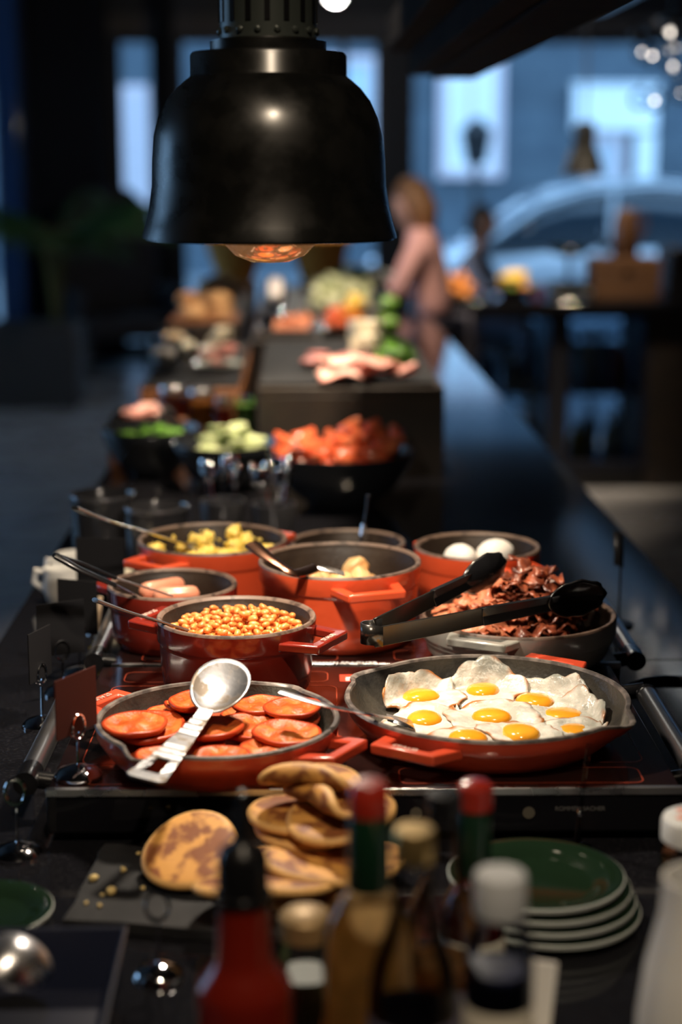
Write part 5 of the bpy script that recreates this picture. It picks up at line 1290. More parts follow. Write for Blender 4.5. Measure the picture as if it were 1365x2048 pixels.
heap(bL, rL, .106, 46, me_leaf, M_LEAF, 'salad_leaf', 'bright green salad leaf in the black bowl', 'leaf', 'salad leaves in the bowl', (.6, .8), .012, (.02, .01), .58, tilt=.25, sink=.004)
bed(bL, rL, .106, M_LEAF, 'dark salad leaves at the bottom of the bowl', 'salad_bed')
t, o = rod_utensil('salad_spoon', 'dark serving spoon leaning in the cucumber bowl', [bC.location + Vector(v_) for v_ in ((-.115, .02, .155), (-.09, .008, .128), (-.06, -.004, .102), (-.035, -.012, .082))], .006, M_BLACKP, 'spoon')
bowl_at(t, o, bC.location + Vector((-.022, -.014, .080)), .020, M_BLACKP, dirx=(1, -.2, -.4))
# low wooden block at the counter edge under the salad
c0 = P(196, 970, CT); tag(MB().box(0, .16, 0, .24, 0, .075).build('wooden_block', M_WOOD, bevel=.003, loc=(c0.x, 3.64, CT)), 'warm brown wooden block at the counter edge behind the salad bowl', 'block')
# ---- dark riser with cold cuts
def riser(name, label, pa, pb, y0, y1, ztop, m, t=.018):
    xa, xb = D(pa, 800, y0).x, D(pb, 800, y0).x
    o = thing(name, label, 'riser', ((xa+xb)/2, y0, CT)); w = (xb-xa)/2; h = ztop - CT; L = y1 - y0
    MB().box(-w, w, 0, L, h - t, h).build('top_board', m, o, bevel=.003)
    MB().box(-w, w, 0, t, 0, h - t).build('front_board', m, o, bevel=.002); MB().box(-w, w, L - t, L, 0, h - t).build('back_board', m, o, bevel=.002)
    for sx in (-1, 1): MB().box(sx*w - (t if sx > 0 else 0), sx*w + (t if sx < 0 else 0), t, L - t, 0, h - t).build('side_board', m, o, bevel=.002)
    return o, xa, xb
YR = 3.50; ZR = D(700, 775, YR).z
r1, ra, rb = riser('buffet_riser', 'dark wooden riser box under the cold cuts behind the tomato bowl', 516, 890, YR, 4.42, ZR, M_DARKWOOD)
ZL = D(380, 778, 4.18).z
r2, la, lb = riser('buffet_riser', 'warm brown wooden riser behind the juice jars', 280, 484, 4.18, 5.26, ZL, M_WOOD)
r3, ma, mb_ = riser('buffet_riser', 'dark wooden riser box under the fruit and vegetable platters', 502, 812, 4.45, 6.6, ZR, M_DARKWOOD)
r4, na_, nb_ = riser('buffet_riser', 'low dark wooden riser under the bread at the counter edge', 335, 482, 5.30, 6.6, ZL + .06, M_DARKWOOD)
def slab(name, label, x0, x1, y0, y1, z, m, h=.010, cat='board'):
    return tag(MB().box(-(x1-x0)/2, (x1-x0)/2, -(y1-y0)/2, (y1-y0)/2, .0004, h).build(name, m, bevel=.002, loc=((x0+x1)/2, (y0+y1)/2, z)), label, cat)
slab('slate_board', 'slate board under the pink ham on the dark riser', ra + .005, rb - .02, YR + .01, 4.38, ZR, M_SLATE)
zs = ZR + .011
M_HAM = mat('pink_ham', (.72, .33, .28), .4, col2=(.78, .46, .40), scale=30, sss=.1, rnd=.08)
M_SAL = mat('salami', (.38, .07, .06), .4, col2=(.6, .28, .24), scale=90, rnd=.1)
M_CHEESE = mat('pale_cheese', (.78, .70, .52), .5, rnd=.05)
def ham_mesh(seed):
    random.seed(seed); vs = []; fs = []; n, k_ = 12, 6; ph = random.uniform(0, 6)
    for i in range(n + 1):
        for j in range(k_ + 1):
            x = (i/n - .5) * .11; y = (j/k_ - .5) * .07 * (1 - .5 * abs(i/n - .5)); vs.append((x, y, .010 + .010 * math.sin(y * 120 + ph + x * 14) + .006 * math.sin(x*60 + ph)))
    for i in range(n):
        for j in range(k_): fs.append((i*(k_+1)+j, i*(k_+1)+j+1, (i+1)*(k_+1)+j+1, (i+1)*(k_+1)+j))
    m2 = MB().add(vs, fs).mesh('ham_slice', sharp=0); b = bmesh.new(); b.from_mesh(m2); bmesh.ops.solidify(b, geom=b.faces[:], thickness=.0015); b.to_mesh(m2); b.free(); return m2
me_ham = [ham_mesh(k) for k in range(4)]
random.seed(41)
xm = (ra + rb) / 2
pileH = Pile(lambda x, y: zs, xm, 3.95, .46, .004)
def lay_px(me, m, name, label, cat, group, px0, px1, py0, py1, sc, top, tilt, sink, n=6):
    cs_ = []
    for q_ in range(n):
        c = P(random.uniform(px0, px1), random.uniform(py0, py1), zs + .015); cs_.append((min(c.x, rb - .07), c.y, (random.uniform(-tilt, tilt), random.uniform(-tilt, tilt), random.uniform(0, 6)), random.uniform(*sc), top))
    got = pileH.drop(me, cs_, sink)
    if got: place(me, m, name, label, cat, group, *got)
me_disc = MB().lathe([(0, .002), (.023, .002), (.025, 0), (.023, -.002), (0, -.002)], 24).mesh('salami_slice', sharp=0)
me_chk = [MB().box(-.03, .03, -.018, .018, -.012, .012).mesh('cheese_piece', smooth=False)]
me_let = [leaf_mesh(k + 50, .08, .045) for k in range(4)]
for k in range(10): lay_px(me_ham[k % 4], M_HAM, 'ham_slice', 'folded pink ham slice on the slate of the dark riser', 'ham', 'ham slices on the slate', 665, 808, 736, 758, (.85, 1.0), 0, .1, .013, 16)
for k in range(16): lay_px(me_disc, M_SAL, 'salami_slice', 'dark pink salami slice behind the ham', 'salami', 'salami slices', 622, 700, 700, 722, (.9, 1.1), 0, .25, .001, 8)
for k in range(9): lay_px(me_chk[0], M_CHEESE, 'cheese_piece', 'pale block of cheese beside the lettuce', 'cheese', 'cheese pieces on the slate', 715, 752, 682, 700, (.95, 1.05), 0, 0, .0005, 8)
for k in range(22): lay_px(me_let[k % 4], M_LEAF, 'lettuce_leaf', 'curly green lettuce leaf beside the ham', 'lettuce', 'lettuce leaves by the ham', 775, 835, 692, 718, (.7, .9), 0, .2, .006, 14)
# left riser: slate, plate of cold meats, glass bowls
slab('slate_board', 'slate board under the plate of cold meats on the warm wooden riser', la + .005, lb - .005, 4.185, 5.22, ZL, M_SLATE)
zl_ = ZL + .011
def simple_plate(px, py, z, rad, label, m, cat='plate'):
    c = P(px, py, z); t = thing('serving_plate', label, cat, (c.x, c.y, z))
    MB().lathe([(0, .004), (rad*.6, .003), (rad*.62, 0), (rad*.7, .002), (rad, .014), (rad*.99, .016), (rad*.7, .006), (0, .006)], 44).build('dish', m, t); return c
c = simple_plate(437, 736, zl_, .068, 'pale plate of cold meats on the slate', M_GREYC)
def dish_pile(c, rad, z, n, pick, name, label, cat, group, sc, spread, sink, tilt=.1, half=None):
    pl = Pile(revolved([(0, .006), (rad*.7, .006), (rad, .016)], z), c.x, c.y, rad + .03, .003)
    for k in range(n):
        me_, m_ = pick(k); cs_ = []
        for q_ in range(8):
            a = random.uniform(0, 6.28); r = spread * math.sqrt(random.random()); cs_.append((c.x + r*math.cos(a), c.y + r*math.sin(a), (random.uniform(-tilt, tilt), random.uniform(-tilt, tilt), a), sc, 0))
        got = pl.drop(me_, cs_, sink)
        if got: place(me_, m_, name, label, cat, group, *got)
dish_pile(c, .068, zl_, 12, lambda k: (me_ham[k % 4], M_SAL if k % 3 else M_HAM), 'cold_meat_slice', 'folded slice of cold meat on the pale plate', 'cold meat', 'cold meats on the pale plate', (.45, .45, .5), .034, .004)
c = simple_plate(437, 706, zl_ + .0, .062, 'white plate of sliced cheese behind the cold meats', M_WHITE)
dish_pile(c, .062, zl_, 9, lambda k: (me_chk[0], M_CHEESE), 'cheese_slice', 'thick pale cheese slice on the white plate', 'cheese', 'cheese slices on the white plate', (.7, .7, .35), .024, .0008, .0)
M_NUT = mat('yogurt', (.75, .70, .68), .4)
def glass_bowl(px, py, z, label, mc, rad=.05):
    c = P(px, py, z); t = thing('glass_bowl', label, 'bowl', (c.x, c.y, z))
    MB().lathe([(0, 0), (rad*.5, 0), (rad*.7, .008), (rad, .06), (rad*1.03, .062), (rad*.96, .06), (rad*.65, .012), (0, .006)], 36).build('bowl_shell', M_CLEAR, t)
    MB().lathe([(0, .008), (rad*.6, .012), (rad*.85, .045), (rad*.4, .056), (0, .058)], 28, lambda a, r, zz: (r, zz + .003*math.sin(4*a+r*200))).build('contents', mc, t)
glass_bowl(330, 738, zl_, 'glass bowl of white yogurt at the riser corner', M_NUT)
glass_bowl(350, 703, zl_, 'glass bowl of muesli behind the yogurt', mat('muesli', (.30, .20, .12), .7, col2=(.5, .38, .25), scale=120))
glass_bowl(377, 722, zl_, 'glass bowl of cream cheese beside the cold meats', M_CREAM, .036)
# jars in front of the warm riser
def drink_jar(px, py, H, rad, label, mc, mc2=None, lid=True, y=4.02):
    c = D(px, py, y); t = thing('drink_jar', label, 'jar', (c.x, y, CT))
    MB().lathe([(0, 0), (rad, 0), (rad*1.02, .005), (rad*1.02, H*.85), (rad*.8, H*.93), (rad*.8, H), (0, H)], 32).build('glass', M_CLEAR, t)
    MB().lathe([(0, .005), (rad*.95, .005), (rad*.95, H*.45), (0, H*.45)], 28).build('contents', mc, t)
    MB().lathe([(0, H*.451), (rad*.95, H*.451), (rad*.95, H*.82), (0, H*.84)], 28).build('contents', mc2 or mc, t)
    if lid: MB().lathe([(rad*.83, H-.008), (rad*.86, H-.006), (rad*.86, H+.006), (rad*.8, H+.009), (0, H+.009)], 28).build('lid', M_STEEL, t)
M_JR = mat('red_juice', (.50, .04, .012), .2); M_JY = mat('yellow_juice', (.72, .36, .02), .2); M_JB = mat('honey', (.34, .12, .02), .15); M_JG = mat('green_herbs', (.08, .22, .03), .5, col2=(.15, .34, .05), scale=80)
drink_jar(349, 830, .125, .040, 'glass jar of layered yellow and red juice', M_JY, M_JR)
drink_jar(403, 830, .105, .036, 'glass jar of amber honey with steel lid', M_JB, y=4.11)
drink_jar(447, 830, .095, .022, 'narrow jar of red jam', M_JR)
drink_jar(491, 830, .105, .026, 'glass of fresh green herbs beside the dark riser', M_JG, None, False)
c = Vector((c0.x + .066, 3.755, CT + .075)); t = thing('black_tray', 'small black tray of smoked salmon on the wooden block', 'tray', c)
MB().box(-.065, .065, -.08, .08, 0, .012).box(-.065, -.060, -.08, .08, .012, .03).box(.060, .065, -.08, .08, .012, .03).box(-.060, .060, -.08, -.074, .012, .03).box(-.060, .060, .074, .08, .012, .03).build('tray_body', M_BLACKP, t, bevel=.001)
plS = Pile(lambda x, y: c.z + .012, c.x, c.y, .07, .002)
for k in range(2): place(me_ham[k], M_HAM, 'salmon_slice', 'folded pink salmon slice on the small black tray', 'salmon', 'salmon slices', *plS.drop(me_ham[k], [(c.x - .004 + .008 * k, c.y - .01 + .02 * k, (0, 0, k * .8), (.72, .72, .8), 0)], .004))
for k, (x_, y_) in enumerate(((c0.x + .026, 3.95), (c0.x + .030, 4.11))):
    t = thing('glass_tumbler', ['small glass tumbler between the wooden block and the juice jars', 'small glass tumbler before the warm brown riser at the counter edge'][k], 'glass', (x_, y_, CT))
    MB().lathe([(0, 0), (.022, 0), (.028, .07), (.0265, .07), (.021, .005), (0, .004)], 28).build('glass', M_CLEAR, t)
# ---- far risers: fruit, vegetables, bread
zf = ZR
def tray(name, label, px0, px1, y0, y1, z, m):
    xa, xb = D(px0, 650, y0).x, D(px1, 650, y0).x; t = thing(name, label, 'tray', ((xa+xb)/2, (y0+y1)/2, z)); w = (xb-xa)/2; l = (y1-y0)/2
    v = frust(w*.95, l*.95, w, l, 0, .022) + frust(w*.93, l*.93, w*.97, l*.97, .004, .022)
    MB().add(v, [(0,3,2,1),(0,1,5,4),(1,2,6,5),(2,3,7,6),(3,0,4,7),(4,5,13,12),(5,6,14,13),(6,7,15,14),(7,4,12,15),(8,12,13,9),(9,13,14,10),(10,14,15,11),(11,15,12,8),(8,9,10,11)]).build('tray_body', m, t, bevel=.001)
    return (xa+xb)/2, (y0+y1)/2, w, l
TP = {}
def pile(cx, cy, w, l, z, n, meshes, m, name, label, cat, group, sc=(.9, 1.1), h=.05, tray_=None, tilt=.4, sink=.004):
    hw_, hl_, tz = tray_
    key = (round(hw_, 3), round(tz, 3), round(tray_[0] * 7 + tray_[1], 3))
    tcx, tcy = TRC
    if (tcx, tcy) not in TP: TP[(tcx, tcy)] = Pile(lambda x, y: tz if abs(x) < hw_ * .91 and abs(y) < hl_ * .91 else 9.0, tcx, tcy, max(hw_, hl_) + .03, .004)
    pl = TP[(tcx, tcy)]
    for k in range(n):
        cs_ = []
        for q_ in range(7):
            x = random.uniform(-w, w); y = random.uniform(-l, l); g = max(0, 1 - (x/w)**2) * max(0, 1 - (y/l)**2)
            cs_.append((cx + x, cy + y, (random.uniform(-tilt, tilt), random.uniform(-tilt, tilt), random.uniform(0, 6.3)), random.uniform(*sc), h * g * .6))
        me_ = meshes[k % len(meshes)]; got = pl.drop(me_, cs_, sink)
        if got and got[0].z < 5: place(me_, m, name, label, cat, group, *got)
me_ball = [MB().blob(.030, .030, .028, .05, 1.5, k, 2).mesh('fruit', sharp=0) for k in range(3)]
M_ORNG = mat('orange_fruit', (.80, .30, .05), .35, rnd=.12); M_SALM = mat('salmon_pink', (.78, .30, .16), .4, rnd=.1); M_MEL = mat('melon_green', (.58, .64, .36), .45, col2=(.70, .72, .52), scale=20, rnd=.08)
M_BREAD = mat('bread_crust', (.45, .22, .09), .7, col2=(.62, .38, .18), scale=20, bump=.3, rnd=.12); M_YEL = mat('yellow_pepper', (.80, .55, .06), .3, rnd=.1)
random.seed(51)
def tray_at(*a):
    global TRC
    x_, y_, w_, l_ = tray(*a); TRC = (x_, y_); return x_, y_, (w_, l_, a[6] + .004)
cx_, cy_, tr_ = tray_at('steel_tray', 'long steel tray on the dark riser before the orange slices', 512, 636, 4.55, 4.95, zf, M_CHROME)
pile(cx_ + .02, cy_, .05, .12, zf, 20, me_wed, M_SALM, 'salmon_piece', 'salmon pink piece on the long steel tray', 'salmon', 'salmon pieces on the steel tray', (.6, .8), .02, tr_)
cx_, cy_, tr_ = tray_at('black_tray', 'black tray of red and orange peppers on the dark riser', 642, 752, 4.55, 5.0, zf, M_BLACKP)
pile(cx_ - .02, cy_, .035, .15, zf, 34, me_wed, M_TOM, 'pepper_piece', 'red pepper piece on the black tray', 'pepper', 'red pepper pieces', (.55, .8), .03, tr_, sink=.006)
pile(cx_ + .02, cy_ + .03, .03, .13, zf, 26, me_wed, M_ORNG, 'pepper_piece', 'orange pepper piece on the black tray', 'pepper', 'orange pepper pieces', (.55, .8), .04, tr_, sink=.006)
pile(cx_ + .03, cy_ + .06, .02, .1, zf, 12, me_wed, M_YEL, 'pepper_piece', 'yellow pepper piece on the black tray', 'pepper', 'yellow pepper pieces', (.55, .8), .04, tr_, sink=.006)
c = P(792, 648, zf + .03)
for k, (x_, y_, z_) in enumerate(((.0, -.03, .0), (.0, .034, .0), (.0, .098, .0), (.0, .002, .052))): place(me_ball[k % 3], mat('green_apple', (.16, .34, .05), .3, coat=.3), 'green_apple', 'green apple at the edge of the dark riser', 'apple', 'green apples on the riser', (mb_ - .036, c.y + y_, zf + .0285 + z_), (0, 0, k), (1.0, 1.0, 1.0))
cx_, cy_, tr_ = tray_at('white_platter', 'white platter of pale green melon on the far riser', 604, 775, 5.35, 5.9, zf, M_WHITE)
me_mel = [wedge_mesh(k + 9) for k in range(3)]
pile(cx_, cy_, .09, .2, zf, 70, me_mel, M_MEL, 'melon_piece', 'pale green melon piece on the white platter', 'melon', 'melon pieces on the platter', (.85, 1.2), .05, tr_, sink=.007)
cx_, cy_, tr_ = tray_at('dark_platter', 'dark platter of herbs behind the melon', 620, 785, 6.0, 6.45, zf, M_BLACKP)
pile(cx_ + .03, cy_, .08, .14, zf, 34, me_let, M_LEAF, 'herb_leaf', 'green herb leaf on the dark platter', 'herb', 'herb leaves on the platter', (.8, 1.05), .05, tr_, tilt=.2, sink=.006)
me_bun = [MB().lathe([(0, 0), (.032, 0), (.042, .008), (.043, .018), (.034, .034), (.018, .042), (0, .044)], 24, lambda a, r, z: (r*(1+.06*math.sin(2*a+k)), z)).mesh('bread_roll', sharp=0) for k in range(3)]
zb_ = ZL + .06
slab('wooden_board', 'wooden board of bread rolls at the counter edge', na_ + .01, nb_ - .01, 5.32, 6.56, zb_, M_WOOD)
random.seed(61)
plR = Pile(lambda x, y: zb_ + .010, (na_ + nb_) / 2, 5.94, .66, .005)
for k in range(22):
    cs_ = [(random.uniform(na_ + .055, nb_ - .055), random.uniform(5.39, 6.45), (0, 0, k), random.uniform(.85, 1.15), .03 if k > 11 else 0) for q_ in range(10)]
    place(me_bun[k % 3], M_BREAD, 'bread_roll', 'crusty brown bread roll on the wooden board', 'bread roll', 'bread rolls on the board', *plR.drop(me_bun[k % 3], cs_, .002))
# glassware and cups glinting in the distance
def goblet(px, y, z, label, m=M_CLEAR, s_=1.0, group='glasses among the platters'):
    c = D(px, 600, y); t = thing('dessert_glass', label, 'glass', (c.x, y, z), 0, group)
    MB().lathe([(0, 0), (.028*s_, 0), (.028*s_, .003), (.005, .008), (.005, .03*s_), (.030*s_, .05*s_), (.036*s_, .09*s_), (.034*s_, .09*s_), (.027*s_, .054*s_), (0, .04*s_)], 24).build('glass', m, t)
    MB().blob(.025*s_, .025*s_, .022*s_, .1, 2, 3, 2).xform(T(0, 0, .078*s_)).build('dessert', M_NUT, t)
for k, (px, y) in enumerate([(552, 5.06 + .09 * q_) for q_ in range(7)]): goblet(px, y, zf, 'small stemmed dessert glass with white cream on the far riser')
# wicker basket far behind the bulb
c = D(640, 545, 6.9); t = thing('bread_basket', 'orange wicker basket at the far end of the buffet', 'basket', (c.x, 6.95, CT))
MB().lathe([(0, .19), (.07, .19), (.075, .2), (.13, .36), (.135, .365), (.125, .36), (.07, .21), (0, .2)], 30).build('basket', mat('wicker', (.52, .24, .03), .7, col2=(.4, .17, .02), scale=80, bump=.6), t)
MB().lathe([(0, 0), (.09, 0), (.09, .19), (0, .19)], 20).build('stand', M_DARKWOOD, t)
tag(copy_tree(t), 'brown wicker basket on a stand beside the orange one', 'basket').location = (D(470, 545, 6.9).x, 7.0, CT)

# ================================================================== drinks counter at the back right
YD = 8.05
xl = D(850, 600, YD).x; xr = 3.4
dcn = thing('drinks_counter', 'dark drinks counter with glass fronted shelves below', 'counter', (xl, YD, 0))
Wd = xr - xl; Zt = .92
MB().box(-.02, Wd, -.03, .75, Zt - .035, Zt).build('counter_top', M_STONE, dcn, bevel=.003)
pxs = lambda p: D(p, 700, YD).x - xl
zz = lambda p: D(1100, p, YD).z
bt, sh, tp = .06, zz(785), Zt - .035
MB().box(0, pxs(945), 0, .72, 0, tp).build('end_panel', M_DARKWOOD, dcn, smooth=False)
MB().box(pxs(1300), Wd, 0, .72, 0, tp).build('end_panel', M_DARKWOOD, dcn, smooth=False)
MB().box(pxs(945), pxs(1300), .69, .70, .1, tp).build('back_pane', M_WINGLASS, dcn, smooth=False)
MB().box(pxs(945), pxs(1300), .03, .66, 0, .1).build('plinth', M_BLACKM, dcn, smooth=False)
MB().box(pxs(945), pxs(1300), .06, .66, sh - .02, sh).build('shelf', mat('pale_shelf', (.16, .19, .26), .3), dcn, smooth=False)
for a_, b2 in ((945, 1112), (1128, 1300)):
    dr = MB(); x0, x1 = pxs(a_), pxs(b2); w = .03
    dr.box(x0, x0+w, 0, .03, .1, tp).box(x1-w, x1, 0, .03, .1, tp).box(x0+w, x1-w, 0, .03, .1, .14).box(x0+w, x1-w, 0, .03, tp-.05, tp)
    dd = dr.build('door', M_FRAME, dcn, smooth=False)
    MB().box(x0+w, x1-w, .012, .018, .14, tp-.05).build('pane', M_WINGLASS, dd, smooth=False)
MB().box(pxs(1112), pxs(1128), 0, .66, .1, tp).build('divider', M_BLACKM, dcn, smooth=False)
random.seed(71)
cols_ = [('clear', (.55, .62, .66)), ('pale blue', (.30, .42, .55)), ('green', (.16, .36, .10)), ('white', (.75, .78, .8)), ('yellow', (.55, .42, .06)), ('pink', (.55, .20, .25)), ('brown', (.22, .12, .06))]
def shelf_bottle(px, z, ci, H, rad, where, y):
    nm, co = cols_[ci]; x = D(px, 700, YD).x
    t = thing('drink_bottle', '%s drink bottle on the %s shelf behind the glass doors' % (nm, where), 'bottle', (x, YD + y, z), 0, '%s bottles on the %s shelf' % (nm, where))
    MB().lathe([(0, 0), (rad, 0), (rad, H*.6), (rad*.4, H*.75), (rad*.38, H*.92), (0, H*.92)], 20).build('bottle_body', mat('drink_' + nm, co, .12, coat=.5), t)
    MB().lathe([(rad*.42, H*.91), (rad*.44, H*.92), (rad*.44, H), (0, H)], 16).build('cap', M_WHITE if ci != 2 else mat('lime_cap', (.45, .62, .08), .3), t)
up_ = [(965,0,.16),(985,1,.17),(1008,1,.15),(1035,0,.18),(1060,3,.16),(1090,1,.28),(1145,0,.27),(1158,2,.30),(1175,0,.24),(1192,3,.29),(1215,3,.28),(1240,1,.26),(1255,5,.22),(1275,5,.2)]
for k, (px, ci, H) in enumerate(up_): shelf_bottle(px, sh, ci, H, .034, 'upper', .27 + .085 * (k % 3))
dn_ = [(985,0,.2),(1010,6,.24),(1045,1,.2),(1075,6,.28),(1095,0,.2),(1150,6,.24),(1170,4,.22),(1190,4,.2),(1215,1,.3),(1240,0,.24),(1262,1,.26)]
for k, (px, ci, H) in enumerate(dn_): shelf_bottle(px, .1, ci, H, .036, 'lower', .20 + .09 * (k % 3))
for px in (992, 1030, 1068):
    x = D(px, 700, YD).x; t = thing('white_bowl', 'white bowl on the upper shelf behind the glass doors', 'bowl', (x, YD + .12, sh), 0, 'white bowls on the upper shelf')
    MB().lathe([(0, 0), (.026, 0), (.043, .036), (.041, .036), (.026, .006), (0, .006)], 24).build('bowl_shell', M_WHITE, t)
# on the drinks counter
def dcp(px, y): return Vector((D(px, 600, y).x, y, Zt))
random.seed(81)
c = dcp(910, 8.25); t = thing('dark_platter', 'dark platter of small oranges on the drinks counter', 'platter', c)
MB().lathe([(0, 0), (.1, 0), (.14, .012), (.138, .015), (.1, .004), (0, .004)], 32).build('dish', M_BLACKP, t)
plO = Pile(revolved([(0, .004), (.1, .004), (.138, .015)], Zt), c.x, c.y, .17, .003)
for k in range(22):
    cs_ = []
    for q_ in range(14):
        a = random.uniform(0, 6.28); r = .095 * math.sqrt(random.random()); cs_.append((c.x + r*math.cos(a), c.y + r*math.sin(a), (0, 0, k), .85, .03 * (1 - r / .1)))
    place(me_ball[k % 3], M_ORNG, 'orange', 'small orange piled on the dark platter of the drinks counter', 'orange', 'oranges on the drinks counter', *plO.drop(me_ball[k % 3], cs_, .002))
c = dcp(1026, 8.33); t = thing('fruit_bowl', 'dark bowl of yellow bananas and green fruit on the drinks counter', 'bowl', c)
MB().lathe([(0, 0), (.06, 0), (.13, .05), (.127, .052), (.06, .006), (0, .006)], 32).build('bowl_shell', M_BOWL, t)
plF = Pile(revolved([(0, .006), (.06, .006), (.127, .052)], Zt), c.x, c.y, .19, .003)
for k in range(9):
    cs_ = []
    for q_ in range(14):
        a = random.uniform(0, 6.28); r = .085 * math.sqrt(random.random()); cs_.append((c.x + r*math.cos(a), c.y + r*math.sin(a), (0, 0, k), .95, 0))
    place(me_ball[k % 3], MATS['green_apple'] if k % 2 else M_ORNG, 'apple', 'round green fruit in the dark fruit bowl' if k % 2 else 'round orange fruit in the dark fruit bowl', 'fruit', 'green fruit in the bowl' if k % 2 else 'orange fruit in the bowl', *plF.drop(me_ball[k % 3], cs_, .002))
for k in range(4):
    pts = [(math.sin(a) * .09, 0, .03 - math.cos(a) * .06) for a in [R(-60 + q_ * 15) for q_ in range(9)]]
    o = MB().tube([(x_, z_, 0) for x_, y_, z_ in pts], [.005, .013, .017, .018, .0185, .018, .016, .012, .004], 8).build('banana', M_YEL, sharp=0)
    got = plF.drop(o.data, [(c.x + .01 * (k - 1.5), c.y + dy_, (0, 0, .15 * k), .9, 0) for dy_ in (-.06 + .03 * k, -.05 + .03 * k, -.04 + .03 * k)], .004)
    o.location, o.rotation_euler, o.scale = got; tag(o, 'yellow banana in the dark fruit bowl', 'banana', 'bananas in the fruit bowl')
c = dcp(971, 8.08); t = thing('steel_cup', 'shiny steel cup at the front of the drinks counter', 'cup', c)
MB().lathe([(0, 0), (.03, 0), (.036, .07), (.034, .07), (.028, .005), (0, .005)], 28).build('cup', M_CHROME, t)
c = dcp(845, 8.12); t = thing('steel_cup', 'small shiny steel pot at the end of the drinks counter', 'cup', c)
MB().blob(.028, .028, .028, 0, sub=3).xform(T(0, 0, .028)).build('pot', M_CHROME, t); MB().blob(.008, .008, .008, 0, sub=2).xform(T(0, 0, .06)).build('knob', M_CHROME, t)
c = dcp(1073, 8.10); t = thing('red_cup', 'small dark red cup on the drinks counter', 'cup', c)
MB().lathe([(0, 0), (.025, 0), (.032, .06), (.03, .06), (.024, .005), (0, .005)], 24).build('cup', mat('dark_red_cup', (.25, .04, .06), .3), t)
for k in range(10):
    c = dcp(1100 + 8.5 * k, 8.09 + .075 * (k % 3)); t = thing('drinking_glass', 'upright drinking glass in the row on the drinks counter', 'glass', c, 0, 'glasses on the drinks counter')
    MB().lathe([(0, 0), (.024, 0), (.03, .09), (.0285, .09), (.023, .005), (0, .004)], 22).build('glass', M_CLEAR, t)
    if k % 2: MB().lathe([(0, .005), (.0225, .005), (.026, .05), (0, .05)], 20).build('milk', M_WHITE, t)
c = dcp(1138, 8.42); t = thing('cake_stand', 'dark oval dish of herbs raised on a stand above the glasses', 'cake stand', c)
MB().lathe([(0, 0), (.07, 0), (.07, .008), (.012, .02), (.012, .19), (.08, .205), (.110, .235), (.108, .238), (.075, .21), (0, .205)], 36).build('stand', M_BLACKP, t)
plL = Pile(revolved([(0, .208), (.075, .212), (.108, .238)], Zt, Zt + .238), c.x, c.y, .16, .004)
for k in range(14):
    cs_ = [(c.x + random.uniform(-.05, .05), c.y + random.uniform(-.05, .05), (random.uniform(-.3, .3), random.uniform(-.3, .3), random.uniform(0, 6)), .75, 0) for q_ in range(6)]
    place(me_let[k % 4], M_LEAF, 'herb_leaf', 'green leaf on the raised dark dish', 'leaf', 'leaves on the raised dish', *plL.drop(me_let[k % 4], cs_, .006))
# wooden crate with a stoneware jug on top
c0, c1 = dcp(1186, 8.2), dcp(1320, 8.2); t = thing('wooden_crate', 'brown wooden crate on the drinks counter', 'crate', (c0 + c1) / 2); w = (c1.x - c0.x) / 2; H = D(1250, 515, 8.2).z - Zt
M_CR = mat('crate_wood', (.085, .036, .010), .6, col2=(.06, .024, .007), scale=10)
for k in range(3):
    z0 = .003 + k * H/3; MB().box(-w, w, -.01, 0, z0, z0 + H/3 - .006).build('slat', M_CR, t, bevel=.002); MB().box(-w, w, .24, .25, z0, z0 + H/3 - .006).build('slat', M_CR, t, bevel=.002)
    MB().box(-w, -w + .01, 0, .24, z0, z0 + H/3 - .006).build('slat', M_CR, t, bevel=.002); MB().box(w - .01, w, 0, .24, z0, z0 + H/3 - .006).build('slat', M_CR, t, bevel=.002)
MB().box(-w + .01, w - .01, 0, .24, H - .014, H - .004).build('lid_board', M_CR, t, bevel=.002)
MB().box(-.02, .02, -.012, -.009, H*.55, H*.72).build('handle_hole', M_BLACKP, t)
c = dcp(1248, 8.34); t = thing('stoneware_jug', 'brown stoneware jug standing on the wooden crate', 'jug', (c.x, c.y, Zt + H - .004))
MB().lathe([(0, 0), (.06, 0), (.066, .01), (.068, .11), (.062, .17), (.05, .215), (.04, .235), (.036, .235), (.045, .21), (.056, .17), (.06, .01), (0, .01)], 36).build('jug_body', mat('brown_glaze', (.05, .025, .013), .3), t)
MB().tube([(.045, 0, .215), (.09, 0, .21), (.1, 0, .14), (.066, 0, .09)], .009, 8).build('jug_handle', MATS['brown_glaze'], t)
c = dcp(1203, 8.3); t = thing('carafe', 'clear glass carafe beside the stoneware jug', 'carafe', (c.x, 8.27, Zt + H - .004))
MB().lathe([(0, 0), (.03, 0), (.034, .08), (.018, .12), (.022, .16), (.02, .16), (.015, .12), (.03, .08), (0, .005)], 24).build('glass', M_CLEAR, t)
t = thing('coffee_machine', 'black coffee machine beside the wooden crate', 'coffee machine', dcp(1372, 8.3))
MB().box(-.11, .11, -.1, .2, 0, .25).build('machine_body', M_BLACKP, t, bevel=.015); MB().box(-.09, .09, -.104, -.1, .13, .22).build('control_panel', mat('gloss_black', (.006,.006,.008), .08), t); MB().tube([(0, -.10, .1), (0, -.13, .09), (0, -.13, .06)], .012, 10).build('spout', M_CHROME, t)
